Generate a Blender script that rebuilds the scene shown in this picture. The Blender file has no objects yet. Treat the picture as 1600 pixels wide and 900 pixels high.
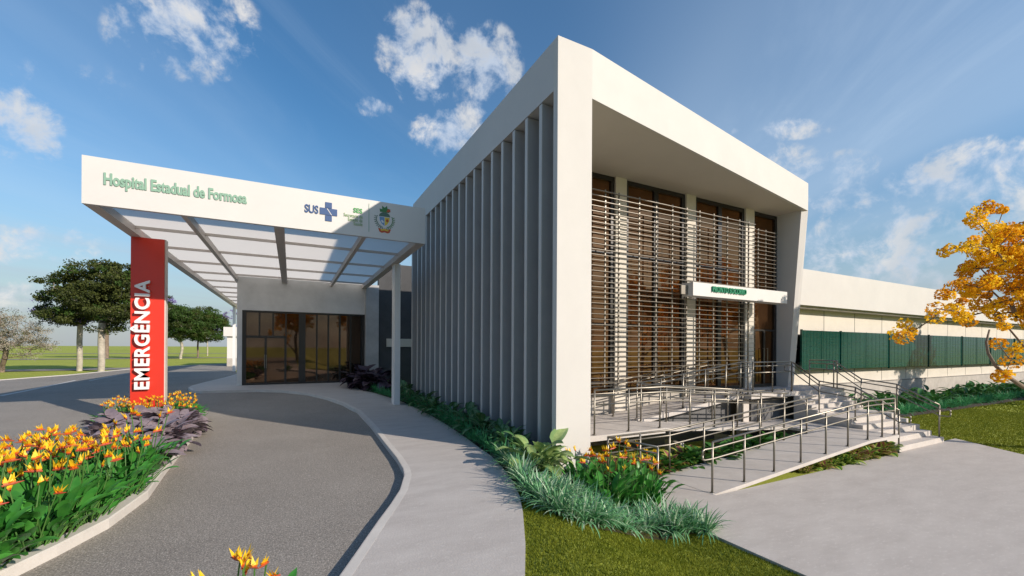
import bpy, bmesh, math, random
import numpy as np
from mathutils import Vector, Matrix
random.seed(7); NP = np.random.RandomState(7)
R = math.radians
scene = bpy.context.scene
COL = scene.collection

# ------------------------------------------------------------------ camera model (photo is 1600 x 900)
F = 666.0; CH = 2.5; YH = 543.5; RO = .0052
YAW = math.atan(345 / 666.0); CA, SA = math.cos(YAW), math.sin(YAW)
def ray(x, y):
    dx = x - 800; dy = y - YH
    dx, dy = dx + dy * RO, dy - dx * RO
    r = dx / F
    return (r * CA + SA, -r * SA + CA, -dy / F)
def atZ(x, y, z):
    d = ray(x, y); t = (z - CH) / d[2]; return Vector((d[0] * t, d[1] * t, z))
def atX(x, y, X):
    d = ray(x, y); t = X / d[0]; return Vector((X, d[1] * t, CH + d[2] * t))
def atY(x, y, Y):
    d = ray(x, y); t = Y / d[1]; return Vector((d[0] * t, Y, CH + d[2] * t))
def atT(x, y, t):
    d = ray(x, y); return Vector((d[0] * t, d[1] * t, CH + d[2] * t))
def lerp(a, b, t): return a + (b - a) * t
def sstep(x):
    x = min(1, max(0, x)); return x * x * (3 - 2 * x)
def interp(v, pts):
    if v <= pts[0][0]: return pts[0][1]
    for (a, b), (c, d) in zip(pts, pts[1:]):
        if v <= c: return lerp(b, d, (v - a) / (c - a))
    return pts[-1][1]
PAVE = -.63
def rise(Y): return .04 * min(8.25, max(0, Y - 18))
def H(X, Y):
    xs = interp(Y, [(3.9, 2.5), (4.5, 2.8), (5.6, 3.3), (6.8, 3.8), (7.6, 4.1), (9, 4.95), (10, 5.15)])
    xe = interp(Y, [(3, 5.6), (7, 5.9), (9, 6.3)])
    L = -.04 + .11 * sstep((X - (xs - 1.0)) / .6)
    k = sstep((X - xs) / (xe - xs))
    return (rise(Y) + L) * (1 - k) + (PAVE - .05) * k
def G(x, y, off=0):
    d = ray(x, y); t = 1.0
    for i in range(4000):
        X, Y, z = d[0] * t, d[1] * t, CH + d[2] * t
        if z <= H(X, Y) + off: break
        t *= 1.004
    return Vector((X, Y, H(X, Y) + off))
S_ = .76
def RS(X, Y, z): return Vector((X / S_, Y / S_, 2.5 - (2.5 - z) / S_))

# ------------------------------------------------------------------ materials
def lin(c):
    return tuple((v / 12.92 if v <= .04045 else ((v + .055) / 1.055) ** 2.4) for v in c)
MATS = {}
def mat(name, col, rough=.6, metal=0, spec=.5, var=.0, vscale=3, bump=0, bscale=30, var2=None, coat=0,
        objrand=0, trans=0, detail=6, stretch=None, vcol2=None):
    if name in MATS: return MATS[name]
    m = bpy.data.materials.new(name); m.use_nodes = True; nt = m.node_tree; N = nt.nodes; L = nt.links
    b = N['Principled BSDF']; out = N['Material Output']
    b.inputs['Roughness'].default_value = rough; b.inputs['Metallic'].default_value = metal
    b.inputs['Specular IOR Level'].default_value = spec; b.inputs['Coat Weight'].default_value = coat
    tc = N.new('ShaderNodeTexCoord'); src = tc.outputs['Object']
    if stretch:
        mp = N.new('ShaderNodeMapping'); mp.inputs['Scale'].default_value = stretch; L.new(src, mp.inputs[0]); src = mp.outputs[0]
    csock = None
    rgb = N.new('ShaderNodeRGB'); rgb.outputs[0].default_value = (*col, 1); csock = rgb.outputs[0]
    if var or vcol2:
        nz = N.new('ShaderNodeTexNoise'); nz.inputs['Scale'].default_value = vscale; nz.inputs['Detail'].default_value = detail
        nz.inputs['Roughness'].default_value = .65
        L.new(src, nz.inputs['Vector'])
        mr = N.new('ShaderNodeMapRange'); mr.inputs[1].default_value = .32; mr.inputs[2].default_value = .68
        L.new(nz.outputs['Fac'], mr.inputs[0])
        mx = N.new('ShaderNodeMix'); mx.data_type = 'RGBA'
        if vcol2: ca, cb = col, vcol2
        else: ca = tuple(c * (1 - var) for c in col); cb = tuple(min(1, c * (1 + var)) for c in col)
        mx.inputs[6].default_value = (*ca, 1); mx.inputs[7].default_value = (*cb, 1)
        L.new(mr.outputs[0], mx.inputs[0]); csock = mx.outputs[2]
    if objrand:
        oi = N.new('ShaderNodeObjectInfo'); mr2 = N.new('ShaderNodeMapRange')
        mr2.inputs[3].default_value = 1 - objrand; mr2.inputs[4].default_value = 1 + objrand
        L.new(oi.outputs['Random'], mr2.inputs[0])
        vm = N.new('ShaderNodeVectorMath'); vm.operation = 'SCALE'; L.new(csock, vm.inputs[0]); L.new(mr2.outputs[0], vm.inputs['Scale']); csock = vm.outputs[0]
    L.new(csock, b.inputs['Base Color'])
    if bump:
        n2 = N.new('ShaderNodeTexNoise'); n2.inputs['Scale'].default_value = bscale; n2.inputs['Detail'].default_value = 5
        L.new(src, n2.inputs['Vector'])
        bp = N.new('ShaderNodeBump'); bp.inputs['Strength'].default_value = bump; bp.inputs['Distance'].default_value = .02
        L.new(n2.outputs['Fac'], bp.inputs['Height']); L.new(bp.outputs[0], b.inputs['Normal'])
    if trans:
        tr = N.new('ShaderNodeBsdfTranslucent'); L.new(csock, tr.inputs[0])
        ms = N.new('ShaderNodeMixShader'); ms.inputs[0].default_value = trans
        L.new(b.outputs[0], ms.inputs[1]); L.new(tr.outputs[0], ms.inputs[2]); L.new(ms.outputs[0], out.inputs[0])
    MATS[name] = m; return m

white = mat('white_render', (.55, .535, .51), .75, var=.035, vscale=.7, bump=.08, bscale=120)
white2 = mat('white_panel', (.63, .615, .59), .45, var=.02, vscale=1.2)
creamwall = mat('cream_render', (.6, .56, .49), .8, var=.05, vscale=1.1, bump=.08, bscale=90)
beigewall = mat('plinth_concrete', (.42, .39, .35), .85, var=.14, vscale=2.2, bump=.15, bscale=60)
soffit = mat('soffit_paint', (.5, .455, .4), .8, var=.03, vscale=.8)
greyfin = mat('grey_fin_shaded', (.37, .365, .36), .6, var=.06, vscale=1.5, bump=.08, bscale=90)  # fin faces and side wall: their shade is put into this darker grey
greyfrieze = mat('frieze_paint', (.52, .505, .49), .6, var=.03, vscale=.5)
greywall = mat('grey_wall', (.4, .4, .4), .8, var=.12, vscale=1.6, bump=.15, bscale=40)
concrete_wall = mat('entrance_concrete', (.62, .62, .61), .75, var=.12, vscale=.9, bump=.12, bscale=50)
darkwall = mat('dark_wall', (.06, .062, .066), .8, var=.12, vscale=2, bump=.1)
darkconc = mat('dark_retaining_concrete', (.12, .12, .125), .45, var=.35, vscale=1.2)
frame = mat('dark_frame', (.018, .017, .017), .35)
metal = mat('brushed_steel', (.29, .27, .23), .45, metal=1)
louvre = mat('louvre_metal', (.24, .22, .19), .42, metal=.6, spec=.5)
conc_slab = mat('ramp_concrete', (.5, .465, .43), .7, var=.09, vscale=2.2, bump=.12, bscale=60)
beam_m = mat('canopy_beam', (.58, .53, .49), .5, var=.04)
postm = mat('post_metal', (.8, .79, .78), .4, metal=.2)
red = mat('red_panel', (.62, .035, .018), .35, var=.04, vscale=1.5)
letterw = mat('white_letter', (.82, .8, .78), .4)
lgreen = mat('sage_letter', (.24, .40, .30), .5)
dgreen = mat('green_letter', (.0, .25, .12), .5)
midgreen = mat('logo_green', (.05, .33, .07), .5)
lgreen2 = mat('logo_pale_green', (.27, .42, .2), .5)
blue = mat('logo_blue', (.035, .085, .22), .5)
pgreen = mat('perforated_green', (.002, .048, .038), .14, spec=.5, var=.25, vscale=1.2, bump=.25, bscale=1, stretch=(1, 1, 28))
black = mat('joint_black', (.05, .05, .05), .7)  # near-black of the wall joints and panel brackets
trunk_m = mat('bark', (.2, .15, .11), .9, var=.3, vscale=3, bump=.5, bscale=20)
pale_bark = mat('pale_bark', (.40, .36, .29), .9, var=.3, vscale=3, bump=.5, bscale=18)
soil = mat('soil', (.045, .03, .02), .95, var=.4, vscale=6, bump=.6, bscale=25)
curb_m = mat('kerb_concrete', (.56, .53, .49), .7, var=.08, vscale=2.5, bump=.12, bscale=60)

def glass(name, tint, rough=.02, ior=1.75):
    m = mat(name, tint, rough, metal=.85, spec=.5, var=.25, vscale=.6); b = m.node_tree.nodes['Principled BSDF']
    b.inputs['Specular Tint'].default_value = (.55, .36, .24, 1)
    return m
gl = glass('bronze_glass', (.19, .10, .05), .025)
gl2 = glass('dark_bronze_glass', (.12, .08, .055), .025)

def ground_mat(name, kind):
    m = bpy.data.materials.new(name); m.use_nodes = True; nt = m.node_tree; N = nt.nodes; L = nt.links
    b = N['Principled BSDF']; tc = N.new('ShaderNodeTexCoord'); P = tc.outputs['Object']
    def noise(s, d=6, r=.6, vec=P):
        n = N.new('ShaderNodeTexNoise'); n.inputs['Scale'].default_value = s; n.inputs['Detail'].default_value = d; n.inputs['Roughness'].default_value = r
        L.new(vec, n.inputs['Vector']); return n.outputs['Fac']
    def rng(s, a, b_, c=0, d=1):
        n = N.new('ShaderNodeMapRange'); n.inputs[1].default_value = a; n.inputs[2].default_value = b_; n.inputs[3].default_value = c; n.inputs[4].default_value = d
        L.new(s, n.inputs[0]); return n.outputs[0]
    def mix(f, a, c, mode='MIX'):
        n = N.new('ShaderNodeMix'); n.data_type = 'RGBA'; n.blend_type = mode
        if isinstance(f, float): n.inputs[0].default_value = f
        else: L.new(f, n.inputs[0])
        for i, v in ((6, a), (7, c)):
            if isinstance(v, tuple): n.inputs[i].default_value = (*v, 1)
            else: L.new(v, n.inputs[i])
        return n.outputs[2]
    def bump(h, s, d=.02):
        n = N.new('ShaderNodeBump'); n.inputs['Strength'].default_value = s; n.inputs['Distance'].default_value = d
        L.new(h, n.inputs['Height']); L.new(n.outputs[0], b.inputs['Normal'])
    if kind == 'asphalt':
        c = mix(rng(noise(.35), .35, .65), (.21, .19, .165), (.265, .24, .21))
        sp = noise(55, 2, .7)
        c = mix(rng(sp, .53, .68), c, (.46, .42, .37))
        c = mix(rng(sp, .45, .30), c, (.1, .092, .083))
        L.new(c, b.inputs['Base Color']); b.inputs['Roughness'].default_value = .85
        bump(sp, .5, .015)
    if kind == 'walk':
        mp = N.new('ShaderNodeMapping'); mp.inputs['Scale'].default_value = (1, 2.6, 1); mp.inputs['Rotation'].default_value = (0, 0, .5); L.new(P, mp.inputs[0])
        c = mix(rng(noise(1.1, 8, .65, mp.outputs[0]), .3, .7), (.42, .385, .355), (.51, .475, .44))
        c = mix(rng(noise(9, 6, .7, mp.outputs[0]), .55, .75), c, (.58, .545, .51))
        L.new(c, b.inputs['Base Color']); b.inputs['Roughness'].default_value = .7
        bump(noise(40, 4), .2)
    if kind == 'grass':
        c = mix(rng(noise(.25), .35, .65), (.33, .38, .06), (.41, .44, .08))
        c = mix(rng(noise(22, 4, .7), .4, .7), c, (.2, .24, .03))
        c = mix(rng(noise(140, 2, .7), .5, .7), c, (.5, .52, .11))
        L.new(c, b.inputs['Base Color']); b.inputs['Roughness'].default_value = .9; b.inputs['Specular IOR Level'].default_value = .15
        bump(noise(60, 5), .7, .03)
    return m
asphalt = ground_mat('asphalt', 'asphalt'); walkm = ground_mat('pavement_concrete', 'walk'); grassm = ground_mat('lawn_grass', 'grass')

def foliage(name, c1, c2, rough=.5, trans=.25, vs=1.5, spec=.3, rnd=.12):
    return mat(name, c1, rough, vcol2=c2, vscale=vs, trans=trans, spec=spec, detail=3, objrand=rnd)
strel_leaf = foliage('broad_green_leaf', (.035, .2, .03), (.09, .32, .05), .38, .25, 3, .4)
stem_g = foliage('green_stem', (.05, .14, .03), (.09, .2, .04), .5, .1, 3)
fl_yellow = mat('yellow_petal', (.95, .62, .02), .5, trans=.25, var=.06, vscale=12)
fl_orange = mat('orange_petal', (.85, .2, .01), .5, trans=.25, var=.1, vscale=12)
fl_red = mat('red_spathe', (.5, .05, .035), .45, trans=.15, vcol2=(.35, .12, .03), vscale=10)
purple_leaf = foliage('purple_grey_leaf', (.17, .135, .155), (.27, .22, .245), .42, .08, 5, .5)
purple_dark = foliage('dark_purple_leaf', (.03, .018, .03), (.07, .045, .065), .4, .05, 5, .5)
bgrass = foliage('blue_green_blade', (.10, .30, .13), (.20, .43, .20), .5, .2, 4)
bgrass_p = foliage('pale_blade', (.42, .58, .38), (.55, .68, .5), .5, .25, 4)
dief_g = foliage('dark_green_margin', (.03, .12, .035), (.06, .18, .05), .4, .2, 6, .45)
dief_c = foliage('cream_leaf_centre', (.36, .45, .17), (.2, .3, .09), .4, .25, 14, .45)
dief_l = foliage('pale_leaf_margin', (.16, .28, .09), (.28, .4, .15), .4, .25, 10, .45)
dief_s = foliage('muted_leaf_centre', (.17, .28, .13), (.07, .16, .06), .4, .2, 14, .45)
col_l = foliage('lime_leaf', (.26, .36, .05), (.45, .5, .1), .5, .25, 6)
col_p = foliage('purple_leaf_centre', (.22, .05, .08), (.35, .14, .1), .5, .2, 6)
col_g = foliage('mid_green_leaf', (.03, .12, .02), (.07, .2, .03), .5, .25, 6)
tealg = foliage('teal_green_blade', (.05, .26, .10), (.10, .36, .14), .5, .25, 3)
tree_d = foliage('dark_tree_leaf', (.028, .042, .012), (.085, .10, .022), .6, .2, .8, .2)
tree_g = foliage('mid_tree_leaf', (.03, .065, .014), (.07, .13, .025), .6, .25, .8, .2)
tree_w = foliage('white_blossom', (.55, .5, .44), (.3, .28, .2), .7, .2, 1.2, .1)
tree_wl = foliage('olive_leaf', (.09, .1, .035), (.15, .15, .06), .6, .2, 1.2, .1)
jac = foliage('violet_blossom', (.2, .15, .42), (.3, .24, .5), .6, .2, 2, .1)
ipe1 = foliage('golden_petal', (.88, .53, .012), (.94, .66, .03), .6, .42, 2.5, .2)
ipe2 = foliage('deep_golden_petal', (.6, .27, .008), (.8, .4, .01), .6, .42, 2.5, .2)
blade1 = foliage('grass_blade', (.17, .21, .016), (.26, .28, .03), .7, .3, 2, .15)
blade2 = foliage('dark_grass_blade', (.10, .135, .011), (.15, .18, .018), .7, .3, 2, .15)

# polycarbonate roof
poly = bpy.data.materials.new('frosted_roof_sheet'); poly.use_nodes = True
_n = poly.node_tree; _N = _n.nodes; _L = _n.links
_b = _N['Principled BSDF']; _b.inputs['Base Color'].default_value = (.7, .7, .7, 1); _b.inputs['Roughness'].default_value = .22; _b.inputs['IOR'].default_value = 1.7
_t = _N.new('ShaderNodeBsdfTranslucent'); _t.inputs[0].default_value = (.98, .94, .88, 1)
_ms = _N.new('ShaderNodeMixShader'); _ms.inputs[0].default_value = .88
_L.new(_b.outputs[0], _ms.inputs[1]); _L.new(_t.outputs[0], _ms.inputs[2]); _L.new(_ms.outputs[0], _N['Material Output'].inputs[0])

# ------------------------------------------------------------------ mesh helpers
class MB:
    def __init__(s): s.v = []; s.f = []; s.m = []; s.mi = 0
    def add(s, vs, fs, mi=None):
        o = len(s.v); s.v += [tuple(v) for v in vs]
        for f in fs: s.f.append(tuple(i + o for i in f)); s.m.append(s.mi if mi is None else mi)
    def box(s, x0, x1, y0, y1, z0, z1, mp=None):
        vs = [(x, y, z) for z in (z0, z1) for y in (y0, y1) for x in (x0, x1)]
        if mp: vs = [mp(*v) for v in vs]
        s.add(vs, [(0, 2, 3, 1), (4, 5, 7, 6), (0, 1, 5, 4), (2, 6, 7, 3), (0, 4, 6, 2), (1, 3, 7, 5)])
    def prism(s, poly, z0, z1):      # poly: (x,y) list; z0/z1 number or list
        n = len(poly)
        za = z0 if isinstance(z0, (list, tuple)) else [z0] * n; zb = z1 if isinstance(z1, (list, tuple)) else [z1] * n
        s.add([(p[0], p[1], z) for p, z in zip(poly, za)] + [(p[0], p[1], z) for p, z in zip(poly, zb)],
              [tuple(range(n))[::-1], tuple(range(n, 2 * n))] + [(i, (i + 1) % n, n + (i + 1) % n, n + i) for i in range(n)])
    def hull(s, a, b):               # two matching loops of 3-D points
        n = len(a)
        s.add(list(a) + list(b), [tuple(range(n))[::-1], tuple(range(n, 2 * n))] + [(i, (i + 1) % n, n + (i + 1) % n, n + i) for i in range(n)])
    def tube(s, pts, r, n=8, cap=True, closed=False):
        pts = [Vector(p) for p in pts]; k = len(pts)
        rs = r if isinstance(r, (list, tuple)) else [r] * k
        o = len(s.v); up = None
        for i, p in enumerate(pts):
            if i == 0: d = pts[1] - p
            elif i == k - 1: d = p - pts[-2]
            else: d = (pts[i + 1] - p).normalized() + (p - pts[i - 1]).normalized()
            if d.length < 1e-6: d = Vector((0, 0, 1))
            d.normalize()
            if up is None: up = Vector((0, 0, 1)) if abs(d.z) < .9 else Vector((1, 0, 0))
            a = d.cross(up)
            if a.length < 1e-4: a = d.cross(Vector((0, 1, 0)))
            a.normalize(); b = a.cross(d).normalized(); up = b
            for j in range(n):
                q = 2 * math.pi * j / n; s.v.append(tuple(p + (a * math.cos(q) + b * math.sin(q)) * rs[i]))
        for i in range(k - 1):
            for j in range(n):
                s.f.append((o + i * n + j, o + (i + 1) * n + j, o + (i + 1) * n + (j + 1) % n, o + i * n + (j + 1) % n)); s.m.append(s.mi)
        if cap:
            s.f.append(tuple(o + j for j in range(n))); s.m.append(s.mi)
            s.f.append(tuple(o + (k - 1) * n + j for j in range(n))[::-1]); s.m.append(s.mi)
    def leaf(s, base, yaw, elev, length, width, droop=.8, rows=5, mi_in=0, mi_out=None, roll=0, shape=.5):
        # curved blade with folded midrib; inner/outer columns may have different materials
        cols = 5 if mi_out is not None else 3
        p = Vector(base); e = elev; L = length / rows
        side = Vector((-math.sin(yaw), math.cos(yaw), 0)); o = len(s.v)
        side = (side + Vector((0, 0, roll))).normalized()
        for i in range(rows + 1):
            t = i / rows
            w = width * .5 * (math.sin(math.pi * min(1, max(0, t)) ** (shape * 1.4)) ** .8 if 0 < t < 1 else 0) + (.004 if t < 1 else 0)
            d = Vector((math.cos(yaw) * math.cos(e), math.sin(yaw) * math.cos(e), math.sin(e)))
            nrm = side.cross(d)
            for c in range(cols):
                q = -1 + 2 * c / (cols - 1)
                s.v.append(tuple(p + side * (w * q) - nrm * (abs(q) * w * .28)))
            p = p + d * L; e -= droop / rows
        for i in range(rows):
            for c in range(cols - 1):
                a = o + i * cols + c
                s.f.append((a, a + 1, a + cols + 1, a + cols))
                s.m.append(mi_in if (mi_out is None or (c in (1, 2))) else mi_out)
    def build(s, name, mats, parent=None, smooth=False, loc=None):
        me = bpy.data.meshes.new(name); me.from_pydata(s.v, [], s.f)
        if not isinstance(mats, (list, tuple)): mats = [mats]
        for m in mats: me.materials.append(m)
        if len(mats) > 1: me.polygons.foreach_set('material_index', s.m)
        if smooth: me.polygons.foreach_set('use_smooth', [True] * len(me.polygons))
        me.update()
        return link(name, me, parent)
def link(name, me, parent=None):
    o = bpy.data.objects.new(name, me); COL.objects.link(o)
    if parent: o.parent = parent
    return o
def tag(o, label, cat, group=None):
    o['label'] = label; o['category'] = cat
    if group: o['group'] = group
    return o
def thing(name, label, cat, loc=(0, 0, 0), rz=0, group=None):
    o = bpy.data.objects.new(name, None); COL.objects.link(o); o.location = loc; o.rotation_euler = (0, 0, rz); o.empty_display_size = .1
    return tag(o, label, cat, group)
def struct(o, kind='structure'): o['kind'] = kind; return o
KIDS = {}
def copytree(src, parent=None):
    c = src.copy(); COL.objects.link(c)
    if parent is not None: c.parent = parent
    for ch in kids(src): copytree(ch, c)
    return c
def kids(o):
    if o.name not in KIDS: KIDS[o.name] = [c for c in bpy.data.objects if c.parent == o]
    return KIDS[o.name]
def place(proto, used, loc, rz, sc, label=None, group=None):
    if proto.name not in used: used.add(proto.name); kids(proto); o = proto
    else: o = copytree(proto)
    o.location = loc; o.rotation_euler = (0, 0, rz); o.scale = (sc, sc, sc * random.uniform(.92, 1.08))
    if label: o['label'] = label
    if group: o['group'] = group
    return o
def quads(name, C, size, mats, parent=None, midx=None, asp=.55, normal=None):
    """many small rhombic leaf faces: C (n,3) centres, size (n,)"""
    n = len(C); a = NP.normal(size=(n, 3))
    if normal is not None: a = a - normal * np.sum(a * normal, 1, keepdims=True) * .75
    a /= np.linalg.norm(a, axis=1, keepdims=True)
    b = NP.normal(size=(n, 3)); b -= a * np.sum(a * b, 1, keepdims=True); b /= np.linalg.norm(b, axis=1, keepdims=True)
    s = size[:, None]
    V = np.stack([C - a * s, C + b * s * asp, C + a * s, C - b * s * asp], 1).reshape(-1, 3)
    me = bpy.data.meshes.new(name); me.vertices.add(4 * n); me.vertices.foreach_set('co', V.ravel())
    me.loops.add(4 * n); me.loops.foreach_set('vertex_index', np.arange(4 * n)); me.polygons.add(n)
    me.polygons.foreach_set('loop_start', np.arange(0, 4 * n, 4)); me.polygons.foreach_set('loop_total', np.full(n, 4))
    for m in mats: me.materials.append(m)
    if midx is not None: me.polygons.foreach_set('material_index', midx)
    me.update(); return link(name, me, parent)
def text_obj(name, body, size, material, parent, M, extrude=.01, offset=.0, align='LEFT', width=None, spacing=1.0):
    cu = bpy.data.curves.new(name, 'FONT'); cu.body = body; cu.size = size; cu.extrude = extrude; cu.offset = offset
    cu.align_x = align; cu.space_character = 1.07 if body.isupper() and len(body) > 5 else spacing; cu.resolution_u = 4
    tmp = bpy.data.objects.new(name + '_tmp', cu); COL.objects.link(tmp); bpy.context.view_layer.update()
    me = bpy.data.meshes.new_from_object(tmp.evaluated_get(bpy.context.evaluated_depsgraph_get()))
    bpy.data.objects.remove(tmp); bpy.data.curves.remove(cu)
    xs = [v.co.x for v in me.vertices]; sc = 1
    if width: sc = width / (max(xs) - min(xs))
    x0 = min(xs) if align == 'LEFT' else (max(xs) if align == 'RIGHT' else (min(xs) + max(xs)) / 2)
    for v in me.vertices: v.co.x = (v.co.x - x0) * sc
    me.transform(M); me.materials.clear(); me.materials.append(material); me.name = name
    return link(name, me, parent)
def front_M(x, y, z):   # text facing -Y
    return Matrix.Translation((x, y, z)) @ Matrix.Rotation(R(90), 4, 'X')
def drape(name, poly, off, m, hf, xcuts=(), ycuts=(), thick=0):
    bm = bmesh.new(); vs = [bm.verts.new((p[0], p[1], 0)) for p in poly]; bm.faces.new(vs)
    for x in xcuts: bmesh.ops.bisect_plane(bm, geom=bm.verts[:] + bm.edges[:] + bm.faces[:], plane_co=(x, 0, 0), plane_no=(1, 0, 0))
    for y in ycuts: bmesh.ops.bisect_plane(bm, geom=bm.verts[:] + bm.edges[:] + bm.faces[:], plane_co=(0, y, 0), plane_no=(0, 1, 0))
    bmesh.ops.recalc_face_normals(bm, faces=bm.faces[:])
    for v in bm.verts: v.co.z = hf(v.co.x, v.co.y) + off
    if thick:
        r = bmesh.ops.extrude_face_region(bm, geom=bm.faces[:])
        for v in [g for g in r['geom'] if isinstance(g, bmesh.types.BMVert)]: v.co.z -= thick
        bmesh.ops.recalc_face_normals(bm, faces=bm.faces[:])
    else:
        for f in bm.faces:
            if f.normal.z < 0: f.normal_flip()
    me = bpy.data.meshes.new(name); bm.to_mesh(me); bm.free(); me.materials.append(m)
    return link(name, me)
KINK = (18, 26.25)
riseH = lambda X, Y: rise(Y)

# ------------------------------------------------------------------ ground
gx = [-3000, -1200, -500, -250, -120, -60, -30, -15, -8, -4, -2, 0, .75] + [1.25 + .2 * i for i in range(28)] + [7.5, 9, 12, 16, 20, 30, 45, 70, 120, 250, 500, 1200, 3000]
gy = [-1500, -400, -120, -50, -20, -8, -3, 0] + [1 + .25 * i for i in range(41)] + [12, 13, 15, 17, 18, 20, 23, 26.25, 30, 40, 60, 90, 140, 250, 500, 1200, 3500]
mb = MB(); mb.v = [(x, y, H(x, y)) for y in gy for x in gx]; W_ = len(gx)
mb.f = [(j * W_ + i, j * W_ + i + 1, (j + 1) * W_ + i + 1, (j + 1) * W_ + i) for j in range(len(gy) - 1) for i in range(W_ - 1)]; mb.m = [0] * len(mb.f)
struct(mb.build('lawn', grassm, smooth=True))

# kerb line of the walkway (road side), from the photo's ground positions
def gr(x, y, off=.12):
    d = ray(x, y); t = 1.
    while t < 400:
        if CH + d[2] * t <= rise(d[1] * t) + off: break
        t *= 1.002
    return (d[0] * t, d[1] * t)
kl = [(-1.5, .2), (-.55, 2.6), (0.05, 3.9)] + [gr(*p) for p in [(530, 900), (562, 855), (590, 815), (610, 788), (625, 765), (632, 742), (630, 732), (620, 715), (600, 690), (580, 664), (558, 641), (536, 630), (510, 621), (480, 614), (440, 610), (400, 609), (350, 610), (315, 611), (300, 610), (294, 606), (298, 603), (320, 597), (350, 590), (372, 584)]] + [(-4.6, 60)]
wr = [gr(*p) for p in [(820, 900), (821, 850), (817, 800), (812, 775), (800, 750), (785, 730), (768, 713), (750, 700), (725, 682), (700, 665), (678, 652), (655, 640), (632, 629), (610, 622), (585, 614), (560, 608)]]
wr = [(.2, 0.2), (1.6, 2.6)] + wr + [(4.0, 27.0), (4.0, 40), (-2.4, 40), (-2.4, 60)]
walkpoly = kl + wr[::-1]
struct(drape('walkway', walkpoly, .118, walkm, riseH, ycuts=KINK))
# walkway edge face beside lawn
mb = MB()
for a, b in zip(wr[:8], wr[1:9]):
    mb.add([(a[0], a[1], .117), (b[0], b[1], .117), (b[0], b[1], -.1), (a[0], a[1], -.1)], [(0, 1, 2, 3)])
struct(mb.build('walkway_edge', curb_m))
def kerb(name, line, w, h, closed=False, side=1):
    mb = MB(); n = len(line); pts = [Vector((p[0], p[1], 0)) for p in line]; inn = []
    for i, p in enumerate(pts):
        a = pts[i - 1] if (i or closed) else p; b = pts[(i + 1) % n] if (i < n - 1 or closed) else p
        d = (b - a).normalized(); nn = Vector((d.y, -d.x, 0)) * side; inn.append(p + nn * w)
    for i in range(n if closed else n - 1):
        j = (i + 1) % n
        za, zb = rise(pts[i].y), rise(pts[j].y)
        def P(v, z): return (v.x, v.y, z)
        c = .015
        ina = pts[i].lerp(inn[i], .1); inb = pts[j].lerp(inn[j], .1)
        mb.add([P(pts[i], za - .05), P(pts[j], zb - .05), P(pts[j], zb + h - c), P(pts[i], za + h - c), P(inb, zb + h), P(ina, za + h),
                P(inn[j], zb + h), P(inn[i], za + h), P(inn[j], zb - .05), P(inn[i], za - .05)],
               [(0, 1, 2, 3), (3, 2, 4, 5), (5, 4, 6, 7), (7, 6, 8, 9)])
    return struct(mb.build(name, curb_m))
kerb('kerb', kl, .13, .1195)
# road
edge = [gr(*p, 0) for p in [(0, 594.5), (60, 590), (110, 586.5), (160, 581.5), (205, 577), (262, 573), (330, 569.5), (372, 568.5)]]
roadpoly = [(-60, -60), (-60, edge[0][1] - 3)] + edge + [(-7, 75), (-4.4, 75), (-4.4, 45), (-2.6, 30), (1.5, 26), (3.3, 20), (3.4, 9), (2.6, 6), (.8, 2), (.8, -60)]
struct(drape('road', roadpoly, 0.004, asphalt, riseH, ycuts=KINK))
# painted / kerb lines on the far side of the road
def stripe(name, pix, w, off, m, struc=True):
    pts = [gr(*p, 0) for p in pix]; mb = MB()
    for a, b in zip(pts, pts[1:]):
        A, B = Vector((*a, 0)), Vector((*b, 0)); d = (B - A).normalized(); n = Vector((-d.y, d.x, 0)) * w / 2
        q = [A - n, B - n, B + n, A + n]
        mb.add([(v.x, v.y, rise(v.y) + off) for v in q], [(0, 1, 2, 3)])
    return struct(mb.build(name, m))
linem = mat('road_paint', (.55, .54, .52), .7, var=.15, vscale=4)
stripe('painted_line', [(0, 619), (40, 611), (95, 599.5), (118, 594.5)], .16, .009, linem)
stripe('painted_line', [(140, 595), (175, 588), (200, 584)], .14, .009, linem)
stripe('painted_line', [(290, 577), (325, 574), (360, 571.5)], .14, .009, linem)
kerb('kerb', [(-60, edge[0][1] - 3)] + edge + [(-7, 75)], .15, .05, side=-1)
# far cross roads
for (a, b, w) in (((-70, 47), (-9, 54), 4.2), ((-120, 78), (-6, 100), 5.5), ((-140, 150), (40, 165), 8)):
    A, B = Vector((*a, 0)), Vector((*b, 0)); d = (B - A).normalized(); n = Vector((-d.y, d.x, 0)) * w / 2
    mb = MB(); mb.add([(v.x, v.y, .33 + .0) for v in (A - n, B - n, B + n, A + n)], [(0, 1, 2, 3)])
    struct(mb.build('side_road', asphalt))
# forecourt paving on the right
pv = [(4.8, 4.62), (4.8, 6.0), (6.15, 6.0), (6.15, 4.62), (12.6, 4.62), (12.6, 4.7), (15.9, 4.7), (14.9, 3.3), (10, -6), (4.9, -6)]
pvw = [tuple(RS(x, y, .12)[:2]) for x, y in pv]
mb = MB(); mb.prism(pvw, PAVE - .12, PAVE); struct(mb.build('forecourt_pavement', [walkm]))

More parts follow.
